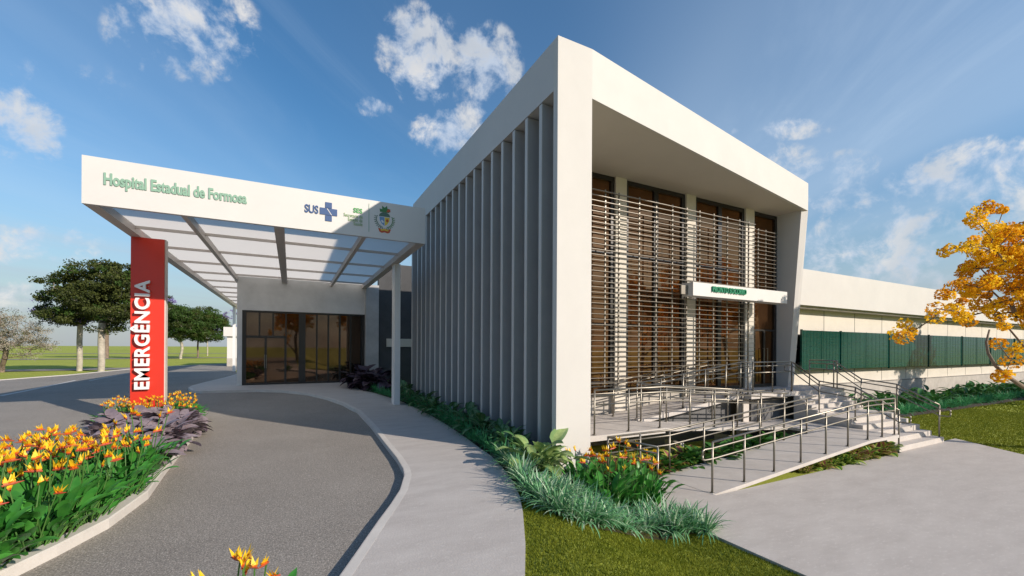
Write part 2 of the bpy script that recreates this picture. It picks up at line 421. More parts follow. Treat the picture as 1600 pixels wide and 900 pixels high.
# soil beds
def isl(p): return p
island = [(-2.55, 17.4), (-2.44, 16.08), (-2.30, 13.5), (-2.16, 10.4), (-2.06, 8.9), (-2.2, 7.7), (-2.45, 6.95), (-2.75, 6.2), (-3.4, 4.9), (-4.6, 3.2), (-6.2, 1.6), (-7.6, 1.6),
          (-5.6, 4.2), (-4.6, 6.4), (-4.15, 8.8), (-4.05, 12), (-4.5, 15), (-5.15, 17.2), (-5.0, 18.3), (-4.1, 18.7), (-3.0, 18.4)]
kerb('island_kerb', island, .17, .14, closed=True, side=1)
struct(drape('flower_bed', island, .1, soil, riseH, ycuts=KINK))
nb = [(-1.0, 3.1), (.0, 3.5), (.15, 4.15), (-.3, 4.42), (-1.1, 3.9)]
kerb('island_kerb', nb, .08, .12, closed=True, side=-1); struct(drape('flower_bed', nb, .08, soil, riseH))
bed = [Vector((*p, 0)) for p in wr[6:18]]
bedp = [(p.x + .005, p.y) for p in bed] + [(4.6, 27.0), (5.3, 27.0), (5.3, 9.3), (6.1, 8.0), (6.3, 6.9)] + [tuple(G(*p)[:2]) for p in [(1020, 800), (1090, 835), (1060, 842), (985, 838), (930, 828), (880, 800), (840, 775)]]
struct(drape('flower_bed', bedp, .02, soil, lambda X, Y: H(X, Y) if Y < 10 else .095 + rise(Y),
             xcuts=[3 + .25 * i for i in range(18)], ycuts=[5 + .25 * i for i in range(22)] + [18, 26.25]))
bed2 = [RS(4.85, 5.05, .12), RS(4.85, 7.4, .12), RS(12.6, 7.4, .12), RS(12.6, 4.625, .12), RS(6.16, 4.625, .12), RS(6.16, 6.01, .12), RS(4.85, 6.01, .12)]
bed2 = [RS(6.16, 4.63, .12), RS(12.55, 4.63, .12), RS(12.55, 7.9, .12), RS(4.8, 7.9, .12), RS(4.8, 6.01, .12), RS(6.16, 6.01, .12)]
mb = MB(); mb.add([(v.x, v.y, PAVE - .03) for v in bed2], [tuple(range(6))]); struct(mb.build('lawn', grassm))
mb = MB(); mb.add([(19.9, 9.35, PAVE - .02), (80, 8.6, PAVE - .02), (80, 12.95, PAVE - .02), (19.9, 12.95, PAVE - .02)], [(0, 1, 2, 3)]); struct(mb.build('flower_bed', soil))

# ------------------------------------------------------------------ main hospital block
XS, YF = 5.12, 7.78              # side plane, front plane of the corner pillar
ZT, ZS = 9.3, 8.18               # roof top, soffit
XP = 6.05                        # pillar right edge
YW = 11.05                       # glass wall
XR = 18.45; XO = 18.78
ZP = .93                         # entrance platform level
hosp = thing('hospital_building', 'large white framed hospital block with tall grey side fins and louvred glass front', 'building', (XS, YF, 0))
off = Vector((XS, YF, 0))
def hb(mb, name, mats, parent=hosp, smooth=False):
    mb.v = [(x - XS, y - YF, z) for x, y, z in mb.v]
    return mb.build(name, mats, parent, smooth)
BR = Vector((18.9, 10.0, 0))     # front right of the beam
YB = 20.2
mb = MB(); mb.box(XS, XP, YF, YF + .17, -.75, ZT); mb.box(XS + .77, XP - .001, YF + .17, YW - .3, -.75, ZS - .032); hb(mb, 'corner_pillar', white)
mb = MB()   # skewed front beam
mb.prism([(XP, YF), (XO, 9.94), (XO, 10.4), (XP, YF + .5)], ZS, ZT); hb(mb, 'front_beam', white)
mb = MB(); mb.prism([(XP, YF + .502), (XO, 10.402), (XO, YB), (XS + .35, YB), (XS + .35, YF + .172), (XP, YF + .172)], ZS + .004, ZT - .12); hb(mb, 'roof', white)
mb = MB(); mb.add([(XP, YF + .02, ZS - .003), (XR, 10.0, ZS - .003), (XR, YW, ZS - .003), (XP - .2, YW, ZS - .003)], [(3, 2, 1, 0)]); hb(mb, 'soffit', soffit)
mb = MB(); mb.box(XS, XS + .349, YF + .172, YB, ZS, ZT - .001); hb(mb, 'side_frieze', greyfrieze)
# recessed side wall and fins
mb = MB(); mb.box(XS + .74, XS + .768, YF + .172, YB, -.7, ZS - .031); mb.box(XS + .77, XS + 1.0, YW, YB, -.7, ZS - .031); hb(mb, 'side_wall', greyfin)
mb = MB(); mb.box(XS + .35, XS + .75, YF + .2, YB, ZS - .03, ZS - .001); hb(mb, 'side_soffit', greyfrieze)
fx = [844, 821.6, 802.3, 784.2, 768.2, 753.7, 740.6, 728.5, 717.5, 707, 697.5, 688.7, 680.5, 673]
fy = [atX(x, 300, XS).y for x in fx]
sp = (fy[-1] - fy[0]) / (len(fy) - 1)
print('fin spacing', sp, fy)
for i in range(21):
    y = fy[0] + sp * i
    if y > YB - .2: break
    mb = MB(); mb.box(XS + .02, XS + .739, y - .06, y + .06, -.5, ZS - .031); mb.mi = 1; mb.box(XS, XS + .019, y - .061, y + .061, -.5, ZS - .031); hb(mb, 'fin', [greyfin, greyfrieze])  # lighter front strip: light and shade contrast between edge and face set by colour
mb = MB(); mb.box(XS, 17, YB, YB + .2, -.5, ZT - .13); hb(mb, 'rear_wall', greyfin)
# slanted right pillar (a side wall whose front edge leans)
y0b, y0t = 10.52, 9.97
fa = [(XR, YW + .3, -.7), (XR, y0b + .1, -.7), (XR, y0b, ZP), (XR, 10.02, ZS), (XR, YW + .3, ZS)]
fb = [(XO, YW + .3, -.7), (XO, y0b + .06, -.7), (XO, y0b - .04, ZP), (XO, y0t - .03, ZS), (XO, YW + .3, ZS)]
mb = MB(); mb.hull(fa, fb); hb(mb, 'slanted_side_pillar', white)
mb = MB(); mb.box(XO - .3, XO, YW + .31, YB, -.7, ZS); hb(mb, 'right_side_wall', white)
# front wall: columns, windows
cols = [(6.2, 6.6), (9.5, 9.97), (12.83, 13.33), (16.25, 16.8)]
for a, b in cols:
    mb = MB(); mb.box(a, b, YW - .12, YW + .3, -.6, ZS - .006); hb(mb, 'wall_column', creamwall)
bays = [(6.6, 9.5), (9.97, 12.83), (13.33, 16.25), (16.8, XR)]
for k, (a, b) in enumerate(bays):
    door = k == 3
    zb = ZP + .02
    fr = MB(); w = .09
    def bar(x0, x1, z0, z1, d=.05): fr.box(x0, x1, YW - d, YW + .06, z0, z1)
    bar(a, a + w * 1.6, zb, ZS - .01); bar(b - w * 1.6, b, zb, ZS - .01)
    bar(a + w * 1.6, b - w * 1.6, ZS - .16, ZS - .01); bar(a + w * 1.6, b - w * 1.6, zb, zb + .1)
    m = (a + b) / 2; ha = a + w * 1.6; hbb = b - w * 1.6
    for zz in (3.25, 5.6): bar(ha, hbb, zz, zz + .07, .047)
    if not door: bar(m - .1, m + .1, zb + .1, ZS - .16, .044)
    else:
        bar(m - .06, m + .06, zb + .1, 3.25, .044)
        bar(ha, ha + .07, zb + .1, 3.25, .043); bar(hbb - .07, hbb, zb + .1, 3.25, .043)
    wf = hb(fr, 'door_frame' if door else 'window_frame', frame)
    mb = MB(); mb.box(a + .02, b - .02, YW + .01, YW + .03, zb, ZS - .02)
    mb.v = [(x - XS, y - YF, z) for x, y, z in mb.v]; mb.build('glass_pane', gl, wf)
    if door:
        mb = MB()
        for s in (-.12, .12): mb.tube([(m + s, YW - .05, ZP + .8), (m + s, YW - .11, ZP + .8), (m + s, YW - .11, ZP + 1.6), (m + s, YW - .05, ZP + 1.6)], .014)
        mb.v = [(x - XS, y - YF, z) for x, y, z in mb.v]; mb.build('door_handle', metal, wf)
mb = MB(); mb.box(XP, XR, YW + .061, YW + .3, -.7, ZP + .02); mb.box(6.6, 6.62, YW + .2, YW + .3, 0, ZS - .1); hb(mb, 'base_wall', beigewall)
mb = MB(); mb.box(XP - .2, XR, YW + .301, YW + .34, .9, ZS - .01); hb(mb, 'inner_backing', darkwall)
# louvre screens
def screen(name, x0, x1, y, zlo, zhi, pitch, sup):
    mb = MB(); z = zhi
    while z > zlo:
        c, s = math.cos(R(4)), math.sin(R(4)); d = .04; t = .008
        q = [(-d * c, d * s), (d * c, -d * s)]
        p = []
        for (dy, dz) in ((-d * c - t * s, -d * s + t * c), (d * c - t * s, d * s + t * c), (d * c + t * s, d * s - t * c), (-d * c + t * s, -d * s - t * c)):
            p.append((dy, dz))
        mb.hull([(x0, y + a, z + b) for a, b in p], [(x1, y + a, z + b) for a, b in p]); z -= pitch
    o = hb(mb, name, louvre)
    for xx in sup:
        mb = MB(); mb.box(xx - .02, xx + .02, y + .062, y + .1, zlo, zhi + .1)
        mb.v = [(x - XS, yy - YF, z) for x, yy, z in mb.v]; mb.build('louvre_support', louvre, o)
    return o
sup1 = [6.4, 7.1, 7.9, 8.6, 9.15, 10.0, 10.75, 11.5, 12.2, 12.85, 13.6, 14.35, 15.05, 15.6]
screen('louvre_screen', 6.1, 15.85, 10.3, 1.3, 7.3, .163, sup1)
screen('louvre_screen', 16.75, 18.15, 10.82, 4.75, 7.35, .163, [17.0, 17.5, 18.1])
# sign beam PRONTO SOCORRO
SBY = 9.82
sx0, sx1 = 11.86, 17.15; sz0, sz1 = 4.28, 4.73
mb = MB(); mb.box(sx0, sx1, SBY, SBY + .45, sz0, sz1); sb = hb(mb, 'sign_beam', white2)
mb = MB(); mb.box(sx0 - .32, sx0 - .001, SBY + .2, SBY + .26, sz0 + .05, sz1 - .1); hb(mb, 'sign_bracket', louvre)
for xx in (13.1, 16.5): mb = MB(); mb.box(xx - .03, xx + .03, SBY + .45, YW - .12, sz0 + .1, sz0 + .2); hb(mb, 'sign_bracket', louvre)
tl = atY(1112, 452, SBY); trr = atY(1164.5, 452, SBY)
M = Matrix.Translation((-XS, -YF, 0)) @ front_M(tl.x, SBY - .03, atY(1112, 455, SBY).z - .02)
text_obj('sign_lettering', 'PRONTO SOCORRO', .27, dgreen, sb, M, extrude=.03, offset=.003, width=trr.x - tl.x)

# ------------------------------------------------------------------ platform, ramps and stairs (ramp scale mapped by RS)
def rb(mb, x0, x1, y0, y1, za0, za1, zb0, zb1):   # box with z varying in x: bottoms za at x0/x1, tops zb
    vs = [(x0, y0, za0), (x1, y0, za1), (x0, y1, za0), (x1, y1, za1), (x0, y0, zb0), (x1, y0, zb1), (x0, y1, zb0), (x1, y1, zb1)]
    mb.add([RS(*v) for v in vs], [(0, 2, 3, 1), (4, 5, 7, 6), (0, 1, 5, 4), (2, 6, 7, 3), (0, 4, 6, 2), (1, 3, 7, 5)])
def rr(name, mb, parent, m=conc_slab):
    l = parent.location; mb.v = [(x - l.x, y - l.y, z - l.z) for x, y, z in mb.v]; return mb.build(name, m, parent)
ZL1 = .525; ZL2 = .86; ZPL = 2.5 - (2.5 - ZP) * S_   # platform level in ramp scale
print('ZPL', ZPL)
ramp = thing('access_ramp', 'pale concrete switchback wheelchair ramp rising to the glazed entrance', 'ramp', RS(6.2, 4.65, .12))
SL = .065
mb = MB(); rb(mb, 6.12, 11.25, 4.65, 5.82, .06, ZL1 - SL, .125, ZL1); rr('ramp_slab', mb, ramp)
mb = MB(); rb(mb, 11.252, 12.55, 4.65, 7.25, ZL1 - SL, ZL1 - SL, ZL1, ZL1); rr('landing_slab', mb, ramp)
mb = MB(); rb(mb, 6.9, 11.25, 6.38, 7.25, ZL2 - SL - .01, ZL1 - SL, ZL2 - .005, ZL1); rr('ramp_slab', mb, ramp)
mb = MB(); rb(mb, 4.95, 6.898, 6.38, 8.3, ZL2 - .11, ZL2 - .11, ZL2 - .005, ZL2 - .005); rr('landing_slab', mb, ramp)
mb = MB(); rb(mb, 6.9, 10.7, 7.26, 8.28, ZL2 - .1, ZPL - .1, ZL2 - .005, ZPL - .004); rr('ramp_slab', mb, ramp)
mb = MB()
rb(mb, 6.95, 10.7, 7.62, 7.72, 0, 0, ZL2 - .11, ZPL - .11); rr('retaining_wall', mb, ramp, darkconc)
for x in (11.6, 12.2): mb = MB(); rb(mb, x, x + .12, 5.2, 6.9, 0, 0, ZL1 - SL - .002, ZL1 - SL - .002); rr('support_pier', mb, ramp, beigewall)
for x in (5.3, 7.6, 9.3): mb = MB(); rb(mb, x, x + .1, 6.6, 7.05, 0, 0, ZL1 - .1, ZL1 - .1); rr('support_pier', mb, ramp, beigewall)
mb = MB()   # little concrete upstands along the upper ramp edge
for x in (6.98, 7.72, 8.5, 9.3, 10.1):
    zz = lerp(ZL2, ZPL, (x - 6.9) / 3.8); rb(mb, x, x + .1, 7.262, 7.36, zz - .003, zz - .003, zz + .05, zz + .05)
rr('edge_block', mb, ramp)
plat = thing('entrance_platform', 'raised concrete entrance platform before the glass doors at stair top', 'platform', RS(10.7, 7.0, ZPL))
mb = MB(); rb(mb, 10.702, 15.3, 7.02, 8.3, ZPL - .12, ZPL - .12, ZPL, ZPL); rr('deck', mb, plat)
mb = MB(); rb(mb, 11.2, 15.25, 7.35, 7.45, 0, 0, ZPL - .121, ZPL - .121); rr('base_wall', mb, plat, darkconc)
mb = MB(); rb(mb, 10.72, 10.95, 7.25, 7.45, 0, 0, ZPL - .121, ZPL - .121); rr('pier', mb, plat, conc_slab)
stair = thing('entrance_stairs', 'pale concrete stairs in two flights with a mid landing', 'stairs', RS(12.6, 4.66, .12))
SX0, SX1 = 12.6, 15.05
mb = MB(); ys = [4.66 + .24 * i for i in range(5)]
for i, y in enumerate(ys):
    y1 = 6.45 if i == 4 else 7.0
    rb(mb, SX0, SX1, y, ys[i + 1] if i < 4 else 6.42, -.05, -.05, .245 + .125 * i, .245 + .125 * i)
rr('lower_flight', mb, stair)
mb = MB(); n = 4
for i in range(n):
    z = .745 + (ZPL - .745) / (n + 1) * (i + 1)
    rb(mb, SX0, SX1, 6.422 + .15 * i, 6.422 + .15 * (i + 1) if i < n - 1 else 7.018, 0, 0, z, z)
rr('upper_flight', mb, stair)

RAD = .024
def railing(label, path, H0=.843, posts=None, loop=(False, False), grp=None, name='handrail'):
    """path: list of (x,y,z) floor points in ramp scale; guard rail + double handrail; posts at given indexes/positions"""
    P = [Vector(p) for p in path]; o = thing(name, label, 'handrail', RS(*path[0]), 0, grp); l = o.location
    def up(p, h): return RS(p[0], p[1], p[2] + h) - l
    seg = [(b - a).length for a, b in zip(P, P[1:])]; tot = sum(seg)
    def at(s):
        for a, b, q in zip(P, P[1:], seg):
            if s <= q + 1e-6: return a.lerp(b, s / q)
            s -= q
        return P[-1].copy()
    if posts is None:
        k = max(1, round(tot / .87)); posts = [tot * i / k for i in range(k + 1)]
    for s in posts:
        p = at(s); mb = MB(); mb.tube([up(p, 0), up(p, H0)], RAD * .95, 10); mb.tube([up(p, 0), up(p, .012)], RAD * 2.1, 12)
        mb.build('post', metal, o, True)
    mb = MB(); mb.tube([up(p, H0) for p in P], RAD, 10); mb.build('top_rail', metal, o, True)
    # handrails set off to one side with loops
    pts = [p.copy() for p in P]
    d0 = (P[0] - P[1]).normalized(); d1 = (P[-1] - P[-2]).normalized()
    if loop[0]: pts = [P[0] + Vector((d0.x, d0.y, 0)) * .24] + pts
    if loop[1]: pts = pts + [P[-1] + Vector((d1.x, d1.y, 0)) * .24]
    hi = [up(p, .74) for p in pts]; lo = [up(p, .565) for p in pts]
    mb = MB()
    if loop[0]: hi = [hi[0].lerp(lo[0], .5)] + [hi[0].lerp(lo[0], .12)] + [hi[0].lerp(hi[1], .2)] + hi[1:]
    if loop[1]: hi = hi[:-1] + [hi[-1].lerp(hi[-2], .2), hi[-1].lerp(lo[-1], .12), hi[-1].lerp(lo[-1], .5)]
    mb.tube(hi, RAD * .85, 8)
    if loop[0]: lo = [hi[0]] + [lo[0].lerp(hi[0], .2)] + [lo[0].lerp(lo[1], .2)] + lo[1:]
    if loop[1]: lo = lo[:-1] + [lo[-1].lerp(lo[-2], .2), lo[-1].lerp(hi[-1], .2), hi[-1]]
    mb.build('upper_grip', metal, o, True)
    mb = MB(); mb.tube(lo, RAD * .85, 8); mb.build('lower_grip', metal, o, True)
    return o
z1 = lambda x: lerp(.12, ZL1, min(1, max(0, (x - 6.15) / 5.1)))
z2 = lambda x: lerp(ZL2, ZL1, min(1, max(0, (x - 6.9) / 4.35)))
z3 = lambda x: lerp(ZL2, ZPL, min(1, max(0, (x - 6.9) / 3.8)))
railing('steel guardrail along the front edge of the lowest ramp, nearest the forecourt', [(6.18, 4.72, .12), (11.25, 4.72, ZL1), (12.5, 4.72, ZL1)],
        posts=[0, .83, 1.69, 2.54, 3.42, 4.27, 5.1, 5.75, 6.34], loop=(True, False))
railing('steel guardrail turning round the foot of the ramp beside the orange flowers', [(5.08, 4.85, .12), (4.87, 5.78, .12), (6.36, 5.78, .12), (11.3, 5.78, ZL1)],
        posts=[0, .95, 1.7, 2.44, 3.4, 4.3, 5.2, 6.1, 7.0], loop=(False, False))
railing('steel guardrail along the front of the middle ramp above the planting', [(5.1, 6.44, ZL2), (6.9, 6.44, ZL2), (11.25, 6.44, ZL1)],
        posts=[0, .85, 1.7, 2.6, 3.4, 4.2, 5.1, 6.05])
railing('steel guardrail along the rear of the middle ramp beside the dark void', [(12.5, 7.2, ZL1), (11.25, 7.2, ZL1), (7.0, 7.2, ZL2)],
        posts=[.0, 1.25, 1.9, 2.5, 3.1, 3.9, 4.7, 5.5])
railing('steel guardrail along the front of the upper ramp rising towards the doors', [(7.0, 7.31, ZL2), (10.7, 7.31, ZPL), (10.75, 7.08, ZPL)],
        posts=[0, .75, 1.5, 2.3, 3.1, 3.7, 3.9], loop=(False, False))
railing('steel guardrail behind the upper ramp along the louvred glass wall', [(5.2, 8.0, ZL2), (6.9, 8.0, ZL2), (10.3, 8.0, ZPL)], posts=[0, .8, 1.7, 2.6, 3.4, 4.3, 5.1], loop=(False, True))
railing('short steel guardrail on the platform front before the doors', [(10.85, 7.08, ZPL), (12.62, 7.08, ZPL)], posts=[0, .85, 1.77])
zst = lambda y: interp(y, [(4.6, .22), (5.6, .72), (6.45, .77), (7.1, ZPL)])
def strail(x, label, lp=(True, True)):
    return railing(label, [(x, 4.72, .235), (x, 5.6, .70), (x, 6.44, .80), (x, 7.15, ZPL)], posts=[0, .99, 1.83, 2.72], loop=lp)
strail(12.72, 'left steel handrail of the stairs ending in a looped grip beside the ramp')
strail(14.95, 'right steel handrail of the stairs ending in a looped grip beside the lawn')
railing('steel guardrail at the right end of the entrance platform', [(15.15, 7.15, ZPL), (15.15, 7.95, ZPL)], posts=[0, .8])

# ------------------------------------------------------------------ right wing
YG = 12.9
wing = thing('hospital_wing', 'long low white hospital wing with deep parapet and green perforated panels', 'building', (18.8, YG, PAVE))
def wg(mb, name, m): mb.v = [(x - 18.8, y - YG, z - PAVE) for x, y, z in mb.v]; return mb.build(name, m, wing)
WX = 90
mb = MB(); mb.box(18.8, WX, YG, YG + .3, .62, 5.2); wg(mb, 'wall', creamwall)
mb = MB(); mb.box(18.8, WX, YG - .12, YG + .3, -.9, .615); wg(mb, 'plinth', beigewall)
mb = MB(); mb.box(18.8, WX, YG - .7, YG + 8, 4.72, 6.52); wg(mb, 'parapet', white)
mb = MB(); mb.box(18.8, WX, YG - .5, YG - .02, 4.6, 4.72); wg(mb, 'parapet_soffit', beigewall)
px = [atY(x, 550, YG - .45).x for x in (1252, 1313.4, 1389, 1452)]
pw = 2.62
print('panels', px)
xj = px[0]; k = 0
while xj < 62:
    w = (px[1] - px[0]) if k == 0 else (px[2] - px[1])
    mb = MB(); n = 12
    # corrugated perforated sheet: shallow vertical ribs and fine horizontal slots
    segs = 24; x0, x1 = xj + .03, xj + w - .03
    for i in range(segs):
        a = lerp(x0, x1, i / segs); b = lerp(x0, x1, (i + 1) / segs)
        dy = .006 if i % 2 else 0
        mb.box(a, b, YG - .45 - dy, YG - .42 - dy, 1.45, 3.48)
    pn = wg(mb, 'green_panel', pgreen)
    mb = MB(); mb.box(xj - .03, xj + .03, YG - .5, YG - .40, 1.38, 3.52); pass
    mb.v = [(x - 18.8, y - YG, z - PAVE) for x, y, z in mb.v]; mb.build('panel_post', pgreen, pn)
    mb = MB(); mb.box(xj + w / 2 - .02, xj + w / 2 + .02, YG - .47, YG - .4565, 1.44, 3.5); mb.v = [(x - 18.8, y - YG, z - PAVE) for x, y, z in mb.v]; mb.build('panel_rib', pgreen, pn)
    mb = MB()
    for zz in (1.75, 3.2): mb.box(xj + .4, xj + .5, YG - .419, YG, zz, zz + .06)
    mb.v = [(x - 18.8, y - YG, z - PAVE) for x, y, z in mb.v]; mb.build('bracket', black, pn)
    xj += w; k += 1
mb = MB(); x = 22.7
while x < 80: mb.box(x - .02, x + .02, YG - .004, YG, .65, 4.6); x += 3.25
mb.box(18.8, WX, YG - .124, YG - .12, .57, .6)
wg(mb, 'wall_joint', black)
a = atY(1238, 520, YG).x; b = atY(1251, 520, YG).x
mb = MB()
for (x0, x1, z0, z1) in ((19.9, 24.2, 1.7, 1.78), (19.9, 24.2, 3.2, 3.28), (24.12, 24.2, 1.7, 3.28), (19.9, 24.2, 2.5, 2.55)): mb.box(x0, x1, YG - .06, YG - .001, z0, z1)
wf = wg(mb, 'window_frame', frame)
mb = MB(); mb.box(19.9, 24.2, YG - .03, YG - .002, 1.7, 3.28); mb.v = [(x - 18.8, y - YG, z - PAVE) for x, y, z in mb.v]; mb.build('glass_pane', gl2, wf)

# ------------------------------------------------------------------ entrance block under the canopy
YE = 26.4; ze = rise(YE) + .12
ent = thing('entrance_block', 'grey concrete entrance block with dark bronze glazing under the canopy', 'building', (-2.75, YE, ze))
def eg(mb, name, m, parent=None): mb.v = [(x + 2.75, y - YE, z - ze) for x, y, z in mb.v]; return mb.build(name, m, parent or ent)
XE0 = atY(370, 545, YE).x; XG0 = atY(378, 545, YE).x; XG1 = atY(569.5, 545, YE).x
ZG1 = (atY(378, 486, YE).z + atY(569, 490, YE).z) / 2
print('ent', XE0, XG0, XG1, ZG1, atY(378, 486, YE).z, atY(569, 490, YE).z)
ZC = 5.95
mb = MB(); mb.box(XE0, XG0, YE, YE + 8, ze - .4, ZC + .25); mb.box(XG0, XG1 + .02, YE, YE + .3, ZG1, ZC + .25); eg(mb, 'front_wall', concrete_wall)
mb = MB(); mb.box(XG1 + .02, XG1 + .75, YE - .35, YE + .4, ze - .4, ZC + .2); eg(mb, 'side_pier', greywall)
mb = MB(); mb.box(XE0, XG1, YE + 7.8, YE + 8, ze, ZC); mb.box(XE0, XG1 + .5, YE + .3, YE + 8, ZC + .0, ZC + .24); eg(mb, 'roof', concrete_wall)
mb = MB(); mb.box(XG1 + .76, 8.5, YE - .2, YE + .2, ze - .6, atY(640, 415.5, YE - .2).z); eg(mb, 'dark_link_wall', darkwall)
bx0, bx1 = atY(604, 536, YE - .25).x, 6.6
mb = MB(); mb.box(bx0, bx1, YE - .28, YE - .201, atY(630, 542, YE - .25).z, atY(630, 529.5, YE - .25).z); eg(mb, 'pale_band', creamwall)
def ex(px_): return atY(370 + px_ / 6.43, 545, YE).x
def ez(py_): return atY(470, 470 + py_ / 6.43, YE).z
fr = MB(); d = .06
def eb(x0, x1, z0, z1, dd=d): fr.box(x0, x1, YE + .1 - dd, YE + .16, z0, z1)
ztop = ZG1; xb0, xb1 = XG0, XG1
eb(xb0, ex(92), ze, ztop); eb(ex(92), xb1 - .15, ztop - .1, ztop); eb(ex(92), xb1 - .15, ze, ze + .1); eb(xb1 - .15, xb1, ze, ztop)
zt2 = ztop - .1; zb2 = ze + .1
mids = [(218, 234), (355, 370), (486, 500)]
zm0 = ez(375); zm1 = ez(355)
for a, b in mids: eb(ex(a), ex(b), zm1, zt2, .055)
eb(ex(92), ex(500), zm0 - .02, zm1, .05)
eb(ex(278), ex(300), zb2, zm0 - .02, .055); eb(ex(478), ex(500), zb2, zm0 - .02, .055)
eb(ex(622), ex(690), zb2, zt2, .09)
for a, b in [(797, 812), (912, 928), (1026, 1044), (1136, 1152)]: eb(ex(a), ex(b), zb2, zt2, .055)
ef = eg(fr, 'window_frame', frame)
panes = [(92, 218, 1), (234, 355, 1), (370, 486, 1), (500, 622, 2), (690, 797, 2), (812, 912, 2), (928, 1026, 2), (1044, 1136, 2), (1152, 1245, 2), (92, 278, 0), (300, 478, 0)]
for a, b, k in panes:
    z0, z1 = (zb2, zm0) if k == 0 else ((zm1, zt2) if k == 1 else (zb2, zt2))
    mb = MB(); mb.box(ex(a) - .01, ex(b) + .01, YE + .12, YE + .14, z0 - .02, z1 + .01); eg(mb, 'door_pane' if k == 0 else 'glass_pane', gl2, None)
mb = MB()
for s in (280, 298): mb.tube([(ex(s), YE + .03, ze + .9), (ex(s), YE - .03, ze + .9), (ex(s), YE - .03, ze + 1.6), (ex(s), YE + .03, ze + 1.6)], .018)
eg(mb, 'door_handle', metal)
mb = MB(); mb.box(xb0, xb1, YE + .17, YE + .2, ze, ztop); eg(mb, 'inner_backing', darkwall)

# ------------------------------------------------------------------ canopy
CX0, CX1, CY = -4.52, 3.95, 13.95; CZ, CT = 5.95, 7.12
can = thing('entrance_canopy', 'wide flat canopy with white lettered fascia and frosted roof sheets over the driveway', 'canopy', (CX0, CY, 0))
def cg(mb, name, m, parent=None, smooth=False): mb.v = [(x - CX0, y - CY, z) for x, y, z in mb.v]; return mb.build(name, m, parent or can, smooth)
mb = MB(); mb.box(CX0, CX1, CY, CY + .12, CZ, CT); fas = cg(mb, 'fascia', white2)
rows = [16.85, 19.75, 22.65, 25.55]
CE = YE - .001; LE = 50
bh = .22
def bm_(x0, x1, y0, y1): mb = MB(); mb.box(x0, x1, y0, y1, CZ, CZ + bh); cg(mb, 'beam', beam_m)
bm_(CX0, CX0 + .28, CY + .121, LE)
bm_(CX1 - .28, CX1, CY + .121, CE)
bm_(XE0 - .12, XE0 - .02, YE + .01, LE)
xm = [-2.55, -.33, 2.03]; wd = [.13, .26, .13]
for x, w in zip(xm, wd): bm_(x - w / 2, x + w / 2, CY + .121, CE)
xe = [CX0 + .28] + [v for x, w in zip(xm, wd) for v in (x - w / 2, x + w / 2)] + [CX1 - .28]
for y in rows:
    for i in range(0, len(xe), 2):
        mb = MB(); mb.box(xe[i] + .001, xe[i + 1] - .001, y - .025, y + .025, CZ + .13, CZ + bh); cg(mb, 'cross_beam', beam_m)
y = 28.45
while y < LE:
    mb = MB(); mb.box(CX0 + .281, XE0 - .121, y - .025, y + .025, CZ + .13, CZ + bh); cg(mb, 'cross_beam', beam_m); y += 2.9
mb = MB(); mb.box(CX0 + .02, CX1 - .02, CY + .122, CE, CZ + bh + .004, CZ + bh + .03); cg(mb, 'roof_sheet', poly)
mb = MB(); mb.box(CX0 + .02, XE0 - .03, CE + .002, LE, CZ + bh + .004, CZ + bh + .03); cg(mb, 'roof_sheet', poly)
cp0, cp1 = atZ(613, 632, .12), atZ(627, 632, .12)
mb = MB(); mb.box(3.79, 4.02, 17.85, 18.4, .0, CZ - .001); cg(mb, 'post', postm)
mb = MB(); mb.box(CX0, CX0 + .2, 44, 44.4, 0.2, CZ - .001); cg(mb, 'post', postm)
# lettering on fascia
def fp(x, y): return atY(x, y, CY - .01)
MC = Matrix.Translation((-CX0, -CY, 0))
a = fp(162, 290); b = fp(386, 316); base = (fp(162, 290).z + fp(386, 316).z) / 2
text_obj('name_lettering', 'Hospital Estadual de Formosa', .40, lgreen, fas, MC @ front_M(a.x, CY - .012, base - .0), .01, .014, width=b.x - a.x)
a = fp(476, 333); b = fp(497.5, 336)
text_obj('logo_lettering', 'SUS', .33, blue, fas, MC @ front_M(a.x, CY - .012, fp(487, 332.5).z), .008, .008, width=b.x - a.x)
cx, cz = fp(513.5, 331).x, fp(513.5, 331).z; w = fp(527, 331).x - fp(500, 331).x; hh = .56; arm = .2
mb = MB()
def fl(x0, x1, z0, z1, dd=.0): mb.box(x0, x1, CY - .02 - dd, CY - .002, z0, z1)
fl(cx - w / 2, cx + w / 2, cz - arm / 2, cz + arm / 2); fl(cx - w * .19, cx + w * .19, cz + arm / 2 + .012, cz + hh / 2); fl(cx - w * .19, cx + w * .19, cz - hh / 2, cz - arm / 2 - .012)
cr = cg(mb, 'cross_emblem', blue, fas)
mb = MB(); mb.hull([(cx - w * .12, CY - .024, cz + arm * .48), (cx - w * .07, CY - .024, cz + arm * .48), (cx + w * .2, CY - .024, cz - arm * .48), (cx + w * .15, CY - .024, cz - arm * .48)],
                   [(cx - w * .12, CY - .021, cz + arm * .48), (cx - w * .07, CY - .021, cz + arm * .48), (cx + w * .2, CY - .021, cz - arm * .48), (cx + w * .15, CY - .021, cz - arm * .48)])
cg(mb, 'emblem_line', white2, fas)
rx = fp(566, 340).x
text_obj('logo_lettering', 'SES', .2, midgreen, fas, MC @ front_M(rx, CY - .012, fp(558, 332.5).z), .006, .004, align='RIGHT', width=fp(565, 335).x - fp(551, 335).x)
for txt, yy, x0 in (('Secretaria de', 340, 536.5), ('Estado da', 346, 543.5), ('Saúde', 352, 552)):
    text_obj('logo_lettering', txt, .15, lgreen2, fas, MC @ front_M(rx + .01, CY - .012, fp(555, yy).z), .004, .0, align='RIGHT', width=rx - fp(x0, yy).x)
